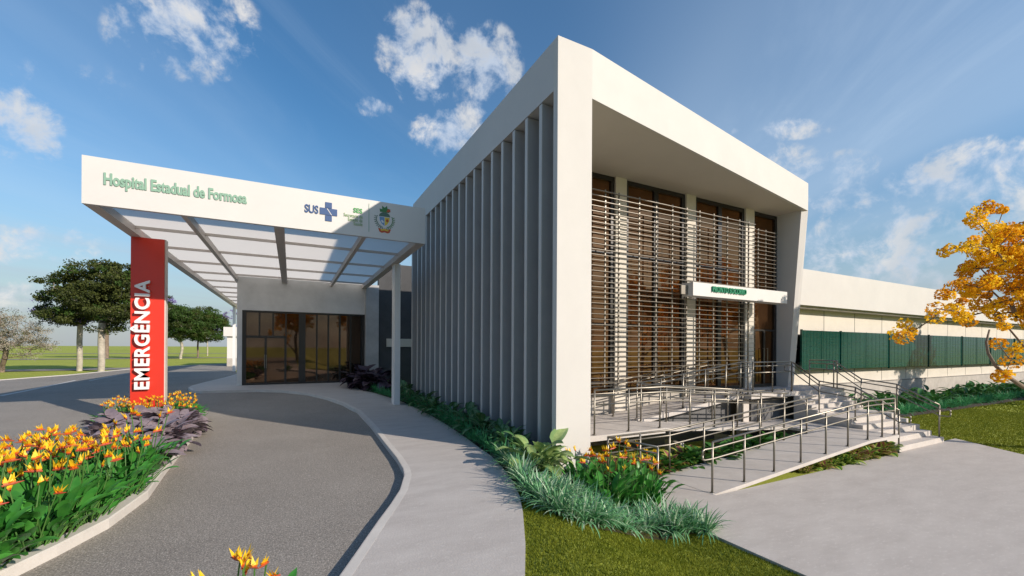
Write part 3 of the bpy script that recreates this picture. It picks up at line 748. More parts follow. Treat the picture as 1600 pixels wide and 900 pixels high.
mb = MB(); x = fp(576.5, 340).x; mb.box(x - .007, x + .007, CY - .012, CY - .002, fp(576, 362).z, fp(576, 318).z); cg(mb, 'divider_line', lgreen, fas)
# coat of arms
ec, ez_ = fp(601, 343).x, fp(601, 343).z; sc = (fp(615, 343).x - fp(586, 343).x) / 2
crest = {'g': mat('crest_green', (.05, .19, .06), .6), 'dk': mat('crest_dark', (.08, .16, .12), .6), 'y': mat('crest_yellow', (.7, .5, .06), .6), 'b': mat('crest_blue', (.15, .3, .5), .6),
         'w': mat('crest_white', (.7, .7, .72), .6), 'r': mat('crest_red', (.5, .09, .03), .6)}
def flat(pts, c, dd, name):
    mb = MB(); A = [(ec + x * sc, CY - .006 - dd, ez_ + z * sc) for x, z in pts]; B = [(x, CY - .003 - dd, z) for x, _, z in A]
    mb.hull(A, B); return cg(mb, name, crest[c], fas)
flat([(-.62, .3), (.62, .3), (.58, -.15), (.35, -.6), (0, -.85), (-.35, -.6), (-.58, -.15)], 'w', 0, 'shield')
flat([(-.55, .25), (-.02, .25), (-.02, -.72), (-.3, -.5), (-.52, -.12)], 'b', .004, 'shield_field')
flat([(.02, .25), (.55, .25), (.52, -.12), (.3, -.5), (.02, -.72)], 'y', .004, 'shield_field')
flat([(-.62, .32), (.62, .32), (.5, .62), (.2, .78), (-.2, .78), (-.5, .62)], 'dk', .002, 'shield_crown')
flat([(-.28, -.05), (-.05, -.3), (-.2, -.42), (-.4, -.2)], 'w', .008, 'shield_charge')
mb = MB(); mb.hull([(ec + (.28 + .14 * math.cos(q)) * sc, CY - .016, ez_ + (-.1 + .18 * math.sin(q)) * sc) for q in [i * math.pi / 4 for i in range(8)]],
                   [(ec + (.28 + .14 * math.cos(q)) * sc, CY - .011, ez_ + (-.1 + .18 * math.sin(q)) * sc) for q in [i * math.pi / 4 for i in range(8)]]); cg(mb, 'shield_charge', crest['r'], fas)
flat([(-.5, .8), (-.55, 1.15), (-.25, 1.1), (-.3, 1.5), (0, 1.3), (.25, 1.55), (.3, 1.25), (.6, 1.2), (.5, .8)], 'g', .002, 'crest_plume')
flat([(.2, .85), (.62, .9), (.6, 1.2), (.3, 1.15)], 'r', .006, 'crest_plume')
for s in (-1, 1):
    mb = MB()
    for i in range(9):
        q = -1.35 + i * .2; X0 = math.cos(q) * .93 * s; Z0 = math.sin(q) * .95 - .02
        for k in (-1, 1):
            dx, dz = .16 * math.cos(q + k * .9 + 1.2) * s, .16 * math.sin(q + k * .9 + 1.2)
            A = [(X0, Z0), (X0 + dx * .6 - dz * .35, Z0 + dz * .6 + dx * .35), (X0 + dx * 1.6, Z0 + dz * 1.6), (X0 + dx * .6 + dz * .35, Z0 + dz * .6 - dx * .35)]
            mb.add([(ec + x * sc, CY - .008 - .002 * k, ez_ + z * sc) for x, z in A], [(0, 1, 2, 3)])
    cg(mb, 'laurel_branch', crest['g'] if s > 0 else crest['dk'], fas)
flat([(-.7, -1.0), (-.35, -1.08), (0, -1.0), (.35, -1.08), (.7, -1.0), (.55, -1.4), (.3, -1.5), (0, -1.4), (-.3, -1.5), (-.55, -1.4)], 'r', .002, 'ribbon')
flat([(-.45, -1.12), (0, -1.05), (.45, -1.12), (.35, -1.28), (0, -1.2), (-.35, -1.28)], 'y', .006, 'ribbon')

# ------------------------------------------------------------------ red sign pillar
PX0, PX1, PY = -4.5, -3.66, 17.45
pil = thing('sign_pillar', 'tall red pillar with vertical white raised lettering carrying the canopy corner', 'pillar', (PX0, PY, .1))
mb = MB(); mb.box(0, PX1 - PX0, 0, .34, -.1, CZ - .102); mb.build('pillar_body', red, pil)
mb = MB(); mb.box(PX1 - PX0 + .001, PX1 - PX0 + .03, .03, .31, -.1, CZ - .103); mb.build('side_trim', beam_m, pil)
zb = atY(222, 608, PY).z; zt = atY(222, 438, PY).z; xl = atY(208.5, 520, PY).x; xr = atY(234.5, 520, PY).x
print('emerg', zb, zt, xl, xr)
M = Matrix.Translation((xr - PX0 + .0, -.10, zb - .1)) @ Matrix.Rotation(R(90), 4, 'X') @ Matrix.Rotation(R(90), 4, 'Z')
text_obj('sign_lettering', 'EMERGÊNCIA', (xr - xl) * 1.22, letterw, pil, M, .04, .013, width=zt - zb)
mb = MB()
for i in range(9): zz = lerp(zb, zt, (i + .5) / 9) - .1; mb.tube([(.45, -.06, zz), (.45, 0, zz)], .012, 6)
mb.build('letter_pin', metal, pil)

# small white building far left
sbx = atT(349, 540, 46)
sm = thing('small_building', 'small white flat roofed building behind the driveway, far left of entrance block', 'building', (sbx.x, sbx.y, .3))
mb = MB(); mb.box(.3, 5, .3, 5, 0, 3.3); mb.build('wall', white2, sm)
mb = MB(); mb.box(0, 5.3, 0, 5.3, 3.3, 4.3); mb.build('roof_slab', white2, sm)
mb = MB(); mb.box(.28, .31, .29, 5, 0, .9); mb.box(.29, 5, .27, .3, 0, .9); mb.build('plinth', beigewall, sm)

# ------------------------------------------------------------------ plants
def strelitzia(seed):
    random.seed(seed); o = thing('flowering_plant', 'x', 'plant')
    mb = MB()
    for i in range(30):
        a = random.uniform(0, 6.283); r = random.uniform(.02, .2); el = random.uniform(.7, 1.45); L = random.uniform(.08, .52)
        b = Vector((math.cos(a) * r, math.sin(a) * r, 0)); d = Vector((math.cos(a) * math.cos(el), math.sin(a) * math.cos(el), math.sin(el)))
        e = b + d * L; mb.mi = 1; mb.tube([b, e], [.011, .007], 5, False)
        mb.leaf(e - d * .02, a + random.uniform(-.3, .3), el - .1, random.uniform(.24, .38), random.uniform(.08, .125), random.uniform(.2, 1.1), 5, 0, None, random.uniform(-.4, .4), .62)
    mb.build('foliage', [strel_leaf, stem_g], o, True)
    for i in range(random.choice((3, 3, 4))):
        a = random.uniform(0, 6.283); r = random.uniform(.03, .18); h = random.uniform(.72, 1.0)
        b = Vector((math.cos(a) * r * .4, math.sin(a) * r * .4, 0)); t = Vector((math.cos(a) * (r + .1), math.sin(a) * (r + .1), h))
        mb = MB(); mb.mi = 0; mb.tube([b, b.lerp(t, .5) + Vector((0, 0, .03)), t], [.010, .008, .008], 5, False)
        q = random.uniform(0, 6.283); dd = Vector((math.cos(q), math.sin(q), .12))
        mb.mi = 3; n = 5; pts = [t - dd * .03, t + dd * .05, t + dd * .12]; mb.tube(pts, [.010, .014, .003], 6, False)
        for k in range(7):
            yaw = q + random.uniform(-1.9, 1.9); el = random.uniform(.75, 1.45); L = random.uniform(.085, .135); bb = t + dd * random.uniform(-.01, .07)
            d1 = Vector((math.cos(yaw) * math.cos(el), math.sin(yaw) * math.cos(el), math.sin(el)))
            s = d1.cross(Vector((math.sin(yaw), -math.cos(yaw), 0))).normalized().cross(d1).normalized(); w = .02; nn = s.cross(d1) * .008
            m1 = bb + d1 * L * .25
            mb.add([bb - s * w * .5, bb + s * w * .5, m1 + s * w + nn, m1 - s * w + nn], [(0, 1, 2, 3)], 2)
            mb.add([m1 - s * w + nn, m1 + s * w + nn, bb + d1 * L], [(0, 1, 2)], 1)
        mb.build('flower', [stem_g, fl_yellow, fl_orange, fl_red], o)
    return o
def purple(seed, m1=purple_leaf, m2=purple_dark):
    random.seed(seed); o = thing('purple_plant', 'x', 'plant'); mb = MB()
    for i in range(26):
        a = random.uniform(0, 6.283); el = random.uniform(.3, 1.3); L = random.uniform(.15, .45)
        d = Vector((math.cos(a) * math.cos(el), math.sin(a) * math.cos(el), math.sin(el))); e = d * L + Vector((0, 0, .05))
        mb.mi = 1; mb.tube([(0, 0, 0), e], [.012, .006], 4, False)
        mi = 0 if el > .55 or random.random() < .6 else 1
        mb.leaf(e, a + random.uniform(-.4, .4), el - .55, random.uniform(.34, .52), random.uniform(.2, .3), random.uniform(.3, .9), 5, mi, None, random.uniform(-.3, .3), .55)
    mb.build('foliage', [m1, m2], o, True); return o
def clump(seed, n=60, h=.47, mats=(bgrass, bgrass_p), w=.022, pale=.3):
    random.seed(seed); o = thing('grass_clump', 'x', 'plant'); mb = MB()
    for i in range(n):
        a = random.uniform(0, 6.283); el = random.uniform(.75, 1.5); r = random.uniform(0, .08)
        mb.leaf((math.cos(a) * r, math.sin(a) * r, -.02), a, el, random.uniform(.6, 1.1) * h * 1.15, w * random.uniform(.7, 1.2), random.uniform(.5, 2.3) * (1.6 - el + .3), 5, 1 if random.random() < pale else 0, None, 0, .35)
    mb.build('blades', list(mats), o); return o
def broad(seed, n=15, L=.45, mats=(dief_s, dief_g), h=.4, wr_=.42, name='broadleaf_plant'):
    random.seed(seed); o = thing(name, 'x', 'plant'); mb = MB()
    for i in range(n):
        a = random.uniform(0, 6.283); el = random.uniform(.35, 1.35); r = random.uniform(.3, 1) * h
        d = Vector((math.cos(a) * math.cos(el), math.sin(a) * math.cos(el), math.sin(el))); e = d * r
        mb.mi = 1; mb.tube([(0, 0, -.02), e], [.012, .006], 4, False)
        LL = L * random.uniform(.7, 1.15)
        mb.leaf(e, a + random.uniform(-.3, .3), el - .25, LL, LL * wr_, random.uniform(.6, 1.5), 6, 0, 1, random.uniform(-.35, .35), .5)
    mb.build('foliage', list(mats), o, True); return o
used = set()
ST = [strelitzia(i) for i in range(4)]; PU = [purple(i + 20) for i in range(3)]; PD = [purple(i + 25, purple_dark, purple_dark) for i in range(2)]; CL = [clump(i + 40) for i in range(3)]
BRD = [broad(i + 60) for i in range(3)]; COLE = [broad(i + 80, 16, .19, (col_p, col_l), .16, .6, 'coleus_plant') for i in range(2)] + [broad(84, 16, .2, (col_g, col_l), .16, .6, 'coleus_plant')]
COLG = [broad(i + 90, 16, .24, (col_g, col_g), .2, .6, 'green_bedding_plant') for i in range(2)]
TG = [clump(i + 100, 40, .5, (tealg, tealg), .03, 0) for i in range(2)]
DK = [broad(i + 110, 14, .5, (dief_g, col_g), .35, .3) for i in range(2)]
BRD_L = [broad(i + 120, 26, .46, (dief_c, dief_l), .5, .46) for i in range(1)]
random.seed(99)
def inside(p, poly):
    c = False; n = len(poly)
    for i in range(n):
        x1_, y1_ = poly[i]; x2_, y2_ = poly[(i + 1) % n]
        if (y1_ > p[1]) != (y2_ > p[1]) and p[0] < (x2_ - x1_) * (p[1] - y1_) / (y2_ - y1_) + x1_: c = not c
    return c
def scatter(poly, n, mind, inset=0):
    xs = [p[0] for p in poly]; ys = [p[1] for p in poly]; out = []; tries = 0
    while len(out) < n and tries < n * 200:
        tries += 1; p = (random.uniform(min(xs), max(xs)), random.uniform(min(ys), max(ys)))
        if inside(p, poly) and all(inside((p[0] + dx * inset, p[1] + dy * inset), poly) for dx, dy in ((1, 0), (-1, 0), (0, 1), (0, -1))) and all((p[0] - q[0]) ** 2 + (p[1] - q[1]) ** 2 > mind ** 2 for q in out): out.append(p)
    return out
pts = [p for p in scatter(island, 400, .27, .24)]
for (x, y) in pts:
    if y < 2.5: continue
    if PX0 - .1 < x < PX1 + .1 and PY - .12 < y < PY + 1.05: continue
    if y < 10.6 + (x + 3) * .3:
        place(random.choice(ST), used, (x, y, .1), random.uniform(0, 6.28), random.uniform(.85, 1.1), 'orange and yellow flowering plant in the kerbed island bed, before the purple plants', 'orange flowering plants in the near island bed')
    elif y < 15.6:
        if random.random() < .8: place(random.choice(PU), used, (x, y, .1), random.uniform(0, 6.28), random.uniform(.8, 1.05), 'purple grey leafed plant in the island bed before the red pillar', 'purple leafed plants in the island bed')
    elif x > PX0 - .7:
        place(random.choice(ST), used, (x, y, .1), random.uniform(0, 6.28), random.uniform(.7, .85), 'orange and yellow flowering plant at the foot of the red pillar', 'orange flowering plants at the foot of the red pillar')
for x, y, s in ((-.46, 3.95, .78), (-.27, 3.96, .84)):
    place(random.choice(ST), used, (x, y, .08), random.uniform(0, 6.28), s, 'orange and yellow flowering plant at the bottom edge, before the asphalt', 'orange flowering plants at the bottom edge')
# cluster by the corner pillar
for px_, py_ in [(905, 772), (930, 780), (955, 788), (980, 795), (1000, 790), (1012, 795), (930, 765), (960, 772), (990, 778), (905, 760), (1005, 770), (945, 798)]:
    p = G(px_, py_); place(random.choice(ST), used, p, random.uniform(0, 6.28), random.uniform(.98, 1.15), 'orange and red flowering plant clustered before the white corner pillar', 'orange flowering plants by the corner pillar')
# blue green grass
def path_pts(pix, n):
    out = []
    for i in range(n):
        t = i / (n - 1) * (len(pix) - 1); k = min(int(t), len(pix) - 2); out.append((lerp(pix[k][0], pix[k + 1][0], t - k), lerp(pix[k][1], pix[k + 1][1], t - k)))
    return out
for pix, n, s in (([(795, 728), (815, 748), (832, 775), (860, 795), (900, 815), (950, 828), (1000, 834), (1050, 836), (1100, 832)], 26, 1.0),
                  ([(850, 770), (865, 782), (880, 788), (900, 795), (950, 810), (1000, 815), (1060, 820), (1085, 818)], 22, .95),
                  ([(905, 788), (915, 790), (925, 795)], 3, .8)):
    for px_, py_ in path_pts(pix, n):
        p = G(px_ + random.uniform(-5, 5), py_ + random.uniform(-3, 3))
        place(random.choice(CL), used, p, random.uniform(0, 6.28), random.uniform(.85, 1.15) * s, 'pale striped blue green grass clump edging the lawn near the corner pillar', 'blue green grass clumps at the lawn edge')
for i in range(46):
    y = 8.2 + i * .4; x = interp(y, sorted([(p[1], p[0]) for p in wr[2:17]])) + random.uniform(.12, .22)
    place(random.choice(TG), used, (x, y, .1 + rise(y)), random.uniform(0, 6.28), random.uniform(.7, 1.0), 'dark green grass clump along the walkway edge below the fins', 'green grass clumps along the walkway')
for i in range(34):
    y = 8.6 + i * .42 + random.uniform(-.1, .1); x = random.uniform(4.5, 4.95) if y > 10 else random.uniform(4.3, 4.85)
    place(random.choice(BRD), used, (x, y, .1 + rise(y)), random.uniform(0, 6.28), random.uniform(.8, 1.1), 'broad speckled leafed plant in the bed below the grey fins', 'broad leafed plants below the fins')
for px_, py_, s in ((872, 740, 1.2), (850, 742, 1.35), (832, 735, 1.2)):
    p = G(px_, py_); o = place(BRD_L[0], used, p, random.uniform(0, 6.28), s, 'large cream and green leafed plant catching the sun beside the corner pillar', 'cream leafed plants beside the corner pillar')
for px_, py_ in ((800, 700), (815, 712), (785, 690)):
    p = G(px_, py_); place(BRD[1], used, p, random.uniform(0, 6.28), 1.0, 'broad speckled leafed plant in the bed below the grey fins', 'broad leafed plants below the fins')
for (x, y) in [(3.55, 23.6), (3.9, 23.0), (3.3, 24.4), (3.95, 24.2), (4.3, 22.5), (3.7, 25.0)]:
    place(random.choice(PD), used, (x, y, .1 + rise(y)), random.uniform(0, 6.28), 1.7, 'dark purple leafed bush beside the glazed entrance behind the canopy post', 'purple bushes beside the entrance glazing')
# coleus between the ramps and under ramp
for poly_, n, d, G_ in (([(4.95, 5.95), (6.1, 5.95), (8.2, 5.95), (8.2, 6.15), (4.95, 6.35)], 46, .14, COLE), ([(6.3, 4.68), (12.4, 4.68), (12.4, 4.95), (6.9, 4.95)], 55, .14, COLE),
                        ([(6.2, 5.85), (11.6, 5.85), (11.6, 6.3), (6.2, 6.3)], 60, .17, COLG)):
    for x, y in scatter(poly_, n, d):
        if G_ is COLE and y < 5.2 and x < 8.6: continue
        if y > 5.2 and x > 11.2: continue
        p = RS(x, y, .12); g = 'low bedding plants between the ramps' if y > 5.2 else 'bedding plants below the lowest ramp'
        lb = ('small green bedding plant in the bed between the lower and middle ramps' if G_ is COLG else 'small lime and purple leafed plant in the bed between the ramps') if y > 5.2 else 'small lime and reddish leafed plant along the forecourt below the lowest ramp'
        place(random.choice(G_), used, (p.x, p.y, PAVE - .02), random.uniform(0, 6.28), (random.uniform(1.2, 1.7) if y > 5.2 else random.uniform(.8, 1.0) * interp(x, [(8.6, .7), (10, 1.2), (12, 1.6)])), lb, ('green ' if G_ is COLG else '') + g)
for i in range(110):
    x = 20.2 + i * .36; y = 9.75 + random.uniform(-.15, .15)
    if x > 50: break
    place(random.choice(TG), used, (x, y, PAVE), random.uniform(0, 6.28), random.uniform(.9, 1.15), 'bright green blade clump edging the right lawn before the wing', 'green blade clumps before the wing')
for i in range(90):
    x = 20.0 + i * .5; y = random.uniform(10.4, 12.3)
    place(random.choice(DK if random.random() < .75 else COLE[2:]), used, (x, y, PAVE), random.uniform(0, 6.28), random.uniform(1.2, 1.6), 'dark green bushy plant in the bed against the low wing wall', 'dark green plants against the wing wall')
for i in range(70):
    x = 20.0 + i * .62; y = random.uniform(10.1, 11.0)
    place(random.choice(DK), used, (x, y, PAVE), random.uniform(0, 6.28), random.uniform(1.1, 1.4), 'dark green bushy plant in the bed against the low wing wall', 'dark green plants against the wing wall')
for x, y in ((12.2, 6.1), (12.4, 6.3), (12.0, 6.25), (11.7, 6.05)): pass

# lawn blades
def lawn_blades(name, poly_, n, h, hf, w=.006, label='short green mown grass beside the walkway at the corner pillar'):
    xs = [p[0] for p in poly_]; ys = [p[1] for p in poly_]; P = []
    while len(P) < n:
        p = (random.uniform(min(xs), max(xs)), random.uniform(min(ys), max(ys)))
        if inside(p, poly_): P.append((p[0], p[1], hf(*p)))
    B = np.array(P); a = NP.uniform(0, 6.283, n); l = NP.uniform(.5, 1, n) * h; ln = NP.normal(size=(n, 2)) * .4
    side = np.stack([np.cos(a), np.sin(a), np.zeros(n)], 1) * w
    tip = B + np.stack([ln[:, 0] * l, ln[:, 1] * l, l], 1)
    V = np.stack([B - side, B + side, tip], 1).reshape(-1, 3)
    me = bpy.data.meshes.new(name); me.vertices.add(3 * n); me.vertices.foreach_set('co', V.ravel()); me.loops.add(3 * n); me.loops.foreach_set('vertex_index', np.arange(3 * n))
    me.polygons.add(n); me.polygons.foreach_set('loop_start', np.arange(0, 3 * n, 3)); me.polygons.foreach_set('loop_total', np.full(n, 3))
    me.materials.append(blade1); me.materials.append(blade2); me.polygons.foreach_set('material_index', NP.randint(0, 2, n)); me.update()
    o = link(name, me); struct(o, 'stuff'); return tag(o, label, 'grass')
wl = [p for p in wr[1:7]]
near = [(p[0] + .01, p[1]) for p in wl] + [tuple(G(*p)[:2]) for p in [(830, 775), (1010, 800), (1110, 836)]] + [(6.28, 4.9), (6.38, 3.2), (6.42, 1.0), (.8, 1.0)]
lawn_blades('grass', near, 110000, .045, H)
far_l = [tuple(RS(15.95, 4.72, 0)[:2]), (20.0, 6.2), (19.9, 9.4), (33, 9.3), (33, 2), tuple(RS(14.8, 3.1, 0)[:2])]
lawn_blades('grass', far_l, 60000, .06, H, .012, 'short green mown grass on the right lawn beside the stairs')
lawn_blades('grass', [(33, 9.3), (75, 8.7), (75, -8), (33, 2)], 70000, .08, H, .03, 'short green mown grass on the far right lawn before the wing')

# ------------------------------------------------------------------ trees
def grow(base, trunk_pts, tips, r_tip=.012, seg=.5, tr_r=None):
    nodes = [Vector(p) for p in trunk_pts]; par = [-1] + list(range(len(nodes) - 1)); k0 = len(nodes)
    first = max(1, k0 // 2)
    for t in sorted(tips, key=lambda q: (q - nodes[k0 - 1]).length):
        best = None; bd = 1e9
        for i in range(first, len(nodes)):
            d = (nodes[i] - t).length
            if nodes[i].z > t.z + .3: d *= 1.25
            if d < bd: bd = d; best = i
        a = nodes[best]; n = max(1, int(bd / seg)); p = best
        mid = Vector((random.uniform(-1, 1), random.uniform(-1, 1), random.uniform(-.6, .2))) * bd * .12
        for j in range(1, n + 1):
            s = j / n; q = a.lerp(t, s) + mid * math.sin(math.pi * s); nodes.append(q); par.append(p); p = len(nodes) - 1
    cnt = [0] * len(nodes); has = set(par)
    for i in range(len(nodes) - 1, -1, -1):
        if i not in has: cnt[i] += 1
        if par[i] >= 0: cnt[par[i]] += cnt[i]
    rad = [r_tip * c ** .5 for c in cnt]
    if tr_r:
        f = tr_r / rad[0]; rad = [max(r_tip * .8, r * (1 + (f - 1) * (min(1, c / cnt[0]) ** .5))) for r, c in zip(rad, cnt)]
    return nodes, par, rad, k0
def tree(name, label, loc, trunk_pts, lobes, ntip, per, leaf, mats, wts, bark, csize, tr_r, group=None, asp=.55, ball=False, seedn=1, cat='tree', extra=None, rz=0):
    random.seed(seedn); tips = []
    tot = sum(l[1][0] * l[1][1] * l[1][2] for l in lobes)
    for c, r in lobes:
        n = max(2, int(ntip * r[0] * r[1] * r[2] / tot))
        for i in range(n):
            while True:
                v = Vector((random.uniform(-1, 1), random.uniform(-1, 1), random.uniform(-1, 1)))
                if v.length < 1 and random.random() < .25 + v.length: break
            tips.append(Vector((c[0] + v.x * r[0], c[1] + v.y * r[1], c[2] + v.z * r[2])))
    nodes, par, rad, k0 = grow(None, trunk_pts, tips, tr_r=tr_r)
    o = thing(name, label, cat, loc, rz, group)
    mt = MB(); ml = MB()
    for i, p in enumerate(par):
        if p < 0: continue
        (mt if i < k0 else ml).tube([nodes[p], nodes[i]], [rad[p] if i < k0 else min(rad[p], rad[i] * 1.3), rad[i]], 8 if i < k0 else (6 if rad[i] > .03 else 4), False)
    mt.build('trunk', bark, o, True); ml.build('limbs', bark, o, True)
    T = np.array([tuple(t) for t in tips]); sz = NP.uniform(.6, 1.25, len(T)) * csize
    idx = np.repeat(np.arange(len(T)), per); d = NP.normal(size=(len(idx), 3)); d /= np.linalg.norm(d, axis=1, keepdims=True)
    rr_ = (NP.uniform(.72, 1, len(idx)) if ball else NP.uniform(.1, 1, len(idx)) ** .6)[:, None]
    C = T[idx] + d * rr_ * sz[idx][:, None] * (np.array([1, 1, .85]) if ball else np.array([1, 1, .6]))
    mi = NP.choice(len(mats), len(T), p=wts)[idx]
    flip = NP.uniform(0, 1, len(idx)) < .12; mi = np.where(flip, NP.choice(len(mats), len(idx), p=wts), mi)
    quads('crown', C, NP.uniform(.6, 1.2, len(idx)) * leaf, mats, o, mi, asp, d if ball else None)
    return o
# ipe in gold at the right
IT = 13.5
def ip(x, y, t=IT): return atT(x, y, t)
bp = atT(1668, 640, IT); ib = Vector((bp.x, bp.y, PAVE - .05))
def rel(v): return v - ib
lb = []
def lobe(x, y, rx, rz, t=IT, ry=None):
    c = rel(ip(x, y, t)); k = t / F; lb.append(((c.x, c.y, c.z), (rx * k, (ry or rx) * k, rz * k)))
lobe(1600, 430, 75, 78, 13.5); lobe(1505, 445, 20, 14, 12.8); lobe(1545, 385, 22, 16, 13); lobe(1515, 350, 12, 8, 13); lobe(1560, 400, 42, 55, 13.2); lobe(1535, 470, 42, 36, 13.0); lobe(1585, 370, 42, 30, 13.5); lobe(1520, 340, 13, 13, 13); lobe(1545, 328, 9, 9, 13)
lobe(1580, 325, 18, 12, 13.5); lobe(1516, 385, 18, 12, 12.8); lobe(1480, 393, 6, 11, 12.8); lobe(1432, 510, 20, 22, 12.5); lobe(1462, 480, 8, 18, 12.5); lobe(1410, 522, 6, 7, 12.5)
lobe(1486, 460, 14, 9, 12.7); lobe(1500, 500, 18, 26, 12.6); lobe(1570, 555, 10, 26, 12.4); lobe(1562, 585, 6, 6, 12.3); lobe(1597, 545, 10, 18, 12.6); lobe(1545, 510, 28, 16, 12.6); lobe(1690, 400, 90, 90, 14); lobe(1720, 330, 70, 50, 14.5); lobe(1690, 480, 70, 50, 14)
tp = [Vector((0, 0, 0)), Vector((-.05, 0, .7)), Vector((-.25, .05, 1.5)), Vector((-.3, .1, 2.3)), Vector((-.5, .1, 3.2))]
ipt = tree('flowering_tree', 'golden yellow blossoming tree leaning in from the right beside the lawn', ib, tp, lb, 560, 105, .044, [ipe1, ipe2], [.68, .32], trunk_m, .215, .17, ball=True, asp=.8, seedn=5)
# low sweeping branch
mb = MB(); br = [rel(ip(*p)) for p in ((1650, 640, 13.3), (1620, 615, 13), (1598, 604, 12.7), (1572, 587, 12.5), (1555, 571, 12.4), (1544, 552, 12.4), (1541, 535, 12.4), (1546, 515, 12.4))]
mb.tube(br, [.09, .075, .06, .05, .042, .036, .03, .02], 8); mb.build('low_limb', trunk_m, ipt, True)
for (x, y, s, rz, lb_) in ((56, -18, 1.5, 1, 'golden blossoming tree behind the viewer, mirrored in the front glazing'), (48, -27, 1.6, 3, 'broad golden blossoming tree behind the viewer, second reflected in the glazing'),
                      (60, -9, 1.4, 4, 'golden blossoming tree beyond the right edge, shading the lawn'), (39, -36, 1.7, 2, 'tall golden blossoming tree behind the viewer, far from the forecourt'), (70, -30, 1.6, 2.4, 'golden blossoming tree far off beyond the right edge'),
                      (31, -44, 1.8, .5, 'tallest golden blossoming tree behind the viewer, mirrored beside the corner pillar'),
                      (-12, -30, 1.5, 5, 'golden blossoming tree behind the viewer, mirrored in the entrance glazing'), (1, -36, 1.6, 1.4, 'golden blossoming tree straight behind the viewer, beyond the driveway'), (12, -44, 1.8, 4.4, 'tall golden blossoming tree well behind the viewer, between the driveway and forecourt'), (42, 4.5, .95, 2.2, 'smaller golden blossoming tree just beyond the right edge of the lawn')):
    kids(ipt); o = copytree(ipt); o.location = (x, y, PAVE - .05); o.rotation_euler = (0, 0, rz); o.scale = (s,) * 3; o['label'] = lb_; o['group'] = 'golden blossoming trees'
ipt['group'] = 'golden blossoming trees'

def simple_tree(name, label, px_, py_, top, half, crown_low, mats, wts, bark, ntip, per, leaf, cs, tr_r, multi=False, seedn=1, lean=0, grp=None, lobes_px=None, dist=None):
    b = G(px_, py_) if dist is None else atT(px_, 545, dist)
    if dist: b.z = H(b.x, b.y)
    t = b.x * SA + b.y * CA; k = t / F
    h = (YH - 2.6 - top) * k + CH - b.z; lowz = (YH - 2.6 - crown_low) * k + CH - b.z
    Rr = half * k; lob = []
    rv = Vector((CA, -SA, 0))
    if lobes_px:
        for (lx, ly, lr, lh, dy) in lobes_px:
            c = rv * ((lx - px_) * k); lob.append(((c.x + SA * dy, c.y + CA * dy, (YH - 2.6 - ly) * k + CH - b.z), (lr * k, lr * k, lh * k)))
    else:
        random.seed(seedn); ch = h - lowz
        for i in range(11):
            a = random.uniform(0, 6.28); q = Rr * random.uniform(.2, .68); zz = random.uniform(.25, .8)
            s = Rr * random.uniform(.28, .46); lob.append(((math.cos(a) * q, math.sin(a) * q, lowz + ch * zz), (s, s, min(s * .75, ch * .25))))
        lob.append(((0, 0, lowz + ch * .72), (Rr * .5, Rr * .5, ch * .26)))
    th = max(lowz, .3 * h)
    trunk = [Vector((0, 0, 0)), Vector((.03, 0, th * .3)), Vector((-.02, .05, th * .6)), Vector((.05, 0, th))]
    if multi: trunk = [Vector((0, 0, 0)), Vector((.02, 0, .25)), Vector((0, .02, .5))]
    return tree(name, label, b, trunk, lob, ntip, per, leaf, mats, wts, bark, cs, tr_r, group=grp, seedn=seedn)
simple_tree('shade_tree', 'tall dark green tree with pale trunk left of the red pillar', 158, 581, 400, 75, 505, [tree_d, tree_g], [.8, .2], pale_bark, 420, 110, .10, .6, .24, seedn=3,
            lobes_px=[(140, 425, 32, 17, 0), (175, 425, 32, 19, .5), (105, 445, 28, 16, -.5), (200, 450, 34, 22, 0), (85, 465, 18, 11, 0), (150, 465, 45, 22, 0), (120, 495, 42, 12, 0), (180, 490, 38, 16, 0), (215, 475, 30, 22, .6), (165, 512, 22, 7, 0), (75, 452, 12, 7, .3)])
simple_tree('shade_tree', 'violet flecked dark tree with slim trunk left of the pale trunked tree', 124, 580, 470, 60, 505, [tree_d, jac], [.72, .28], pale_bark, 130, 80, .09, .55, .2, seedn=4,
            lobes_px=[(75, 487, 16, 10, 0), (95, 495, 28, 12, .3), (120, 500, 20, 9, 0), (70, 470, 10, 6, 0), (60, 485, 8, 4, 0), (130, 478, 26, 12, .6)])
simple_tree('shade_tree', 'brown trunked dark green tree close behind the red pillar', 166, 560, 440, 60, 510, [tree_d, jac, tree_g], [.72, .13, .15], trunk_m, 260, 100, .14, .85, .34, seedn=6,
            lobes_px=[(195, 455, 34, 18, 0), (225, 470, 34, 22, 0), (250, 480, 24, 18, 0), (190, 490, 34, 12, 0), (165, 470, 20, 15, 0), (232, 500, 28, 10, .5), (268, 478, 12, 10, 0)])
simple_tree('shade_tree', 'mid green bushy tree with spreading limbs just right of the red pillar', 282, 561, 478, 42, 520, [tree_g, tree_d], [.7, .3], pale_bark, 300, 100, .13, .8, .22, multi=True, seedn=8,
            lobes_px=[(262, 500, 18, 14, 0), (285, 493, 24, 14, 0), (300, 512, 26, 12, 0), (268, 520, 18, 8, 0), (250, 497, 14, 14, .5), (292, 525, 18, 6, 0)])
simple_tree('shade_tree', 'rounded mid green tree on a thin dark trunk, beside the small white building', 309, 559, 476, 45, 530, [tree_g, tree_d], [.75, .25], trunk_m, 300, 100, .13, .8, .14, seedn=9,
            lobes_px=[(322, 492, 22, 13, 0), (335, 508, 20, 13, 0), (310, 510, 20, 14, 0), (325, 525, 26, 8, 0), (345, 500, 10, 10, 0)])
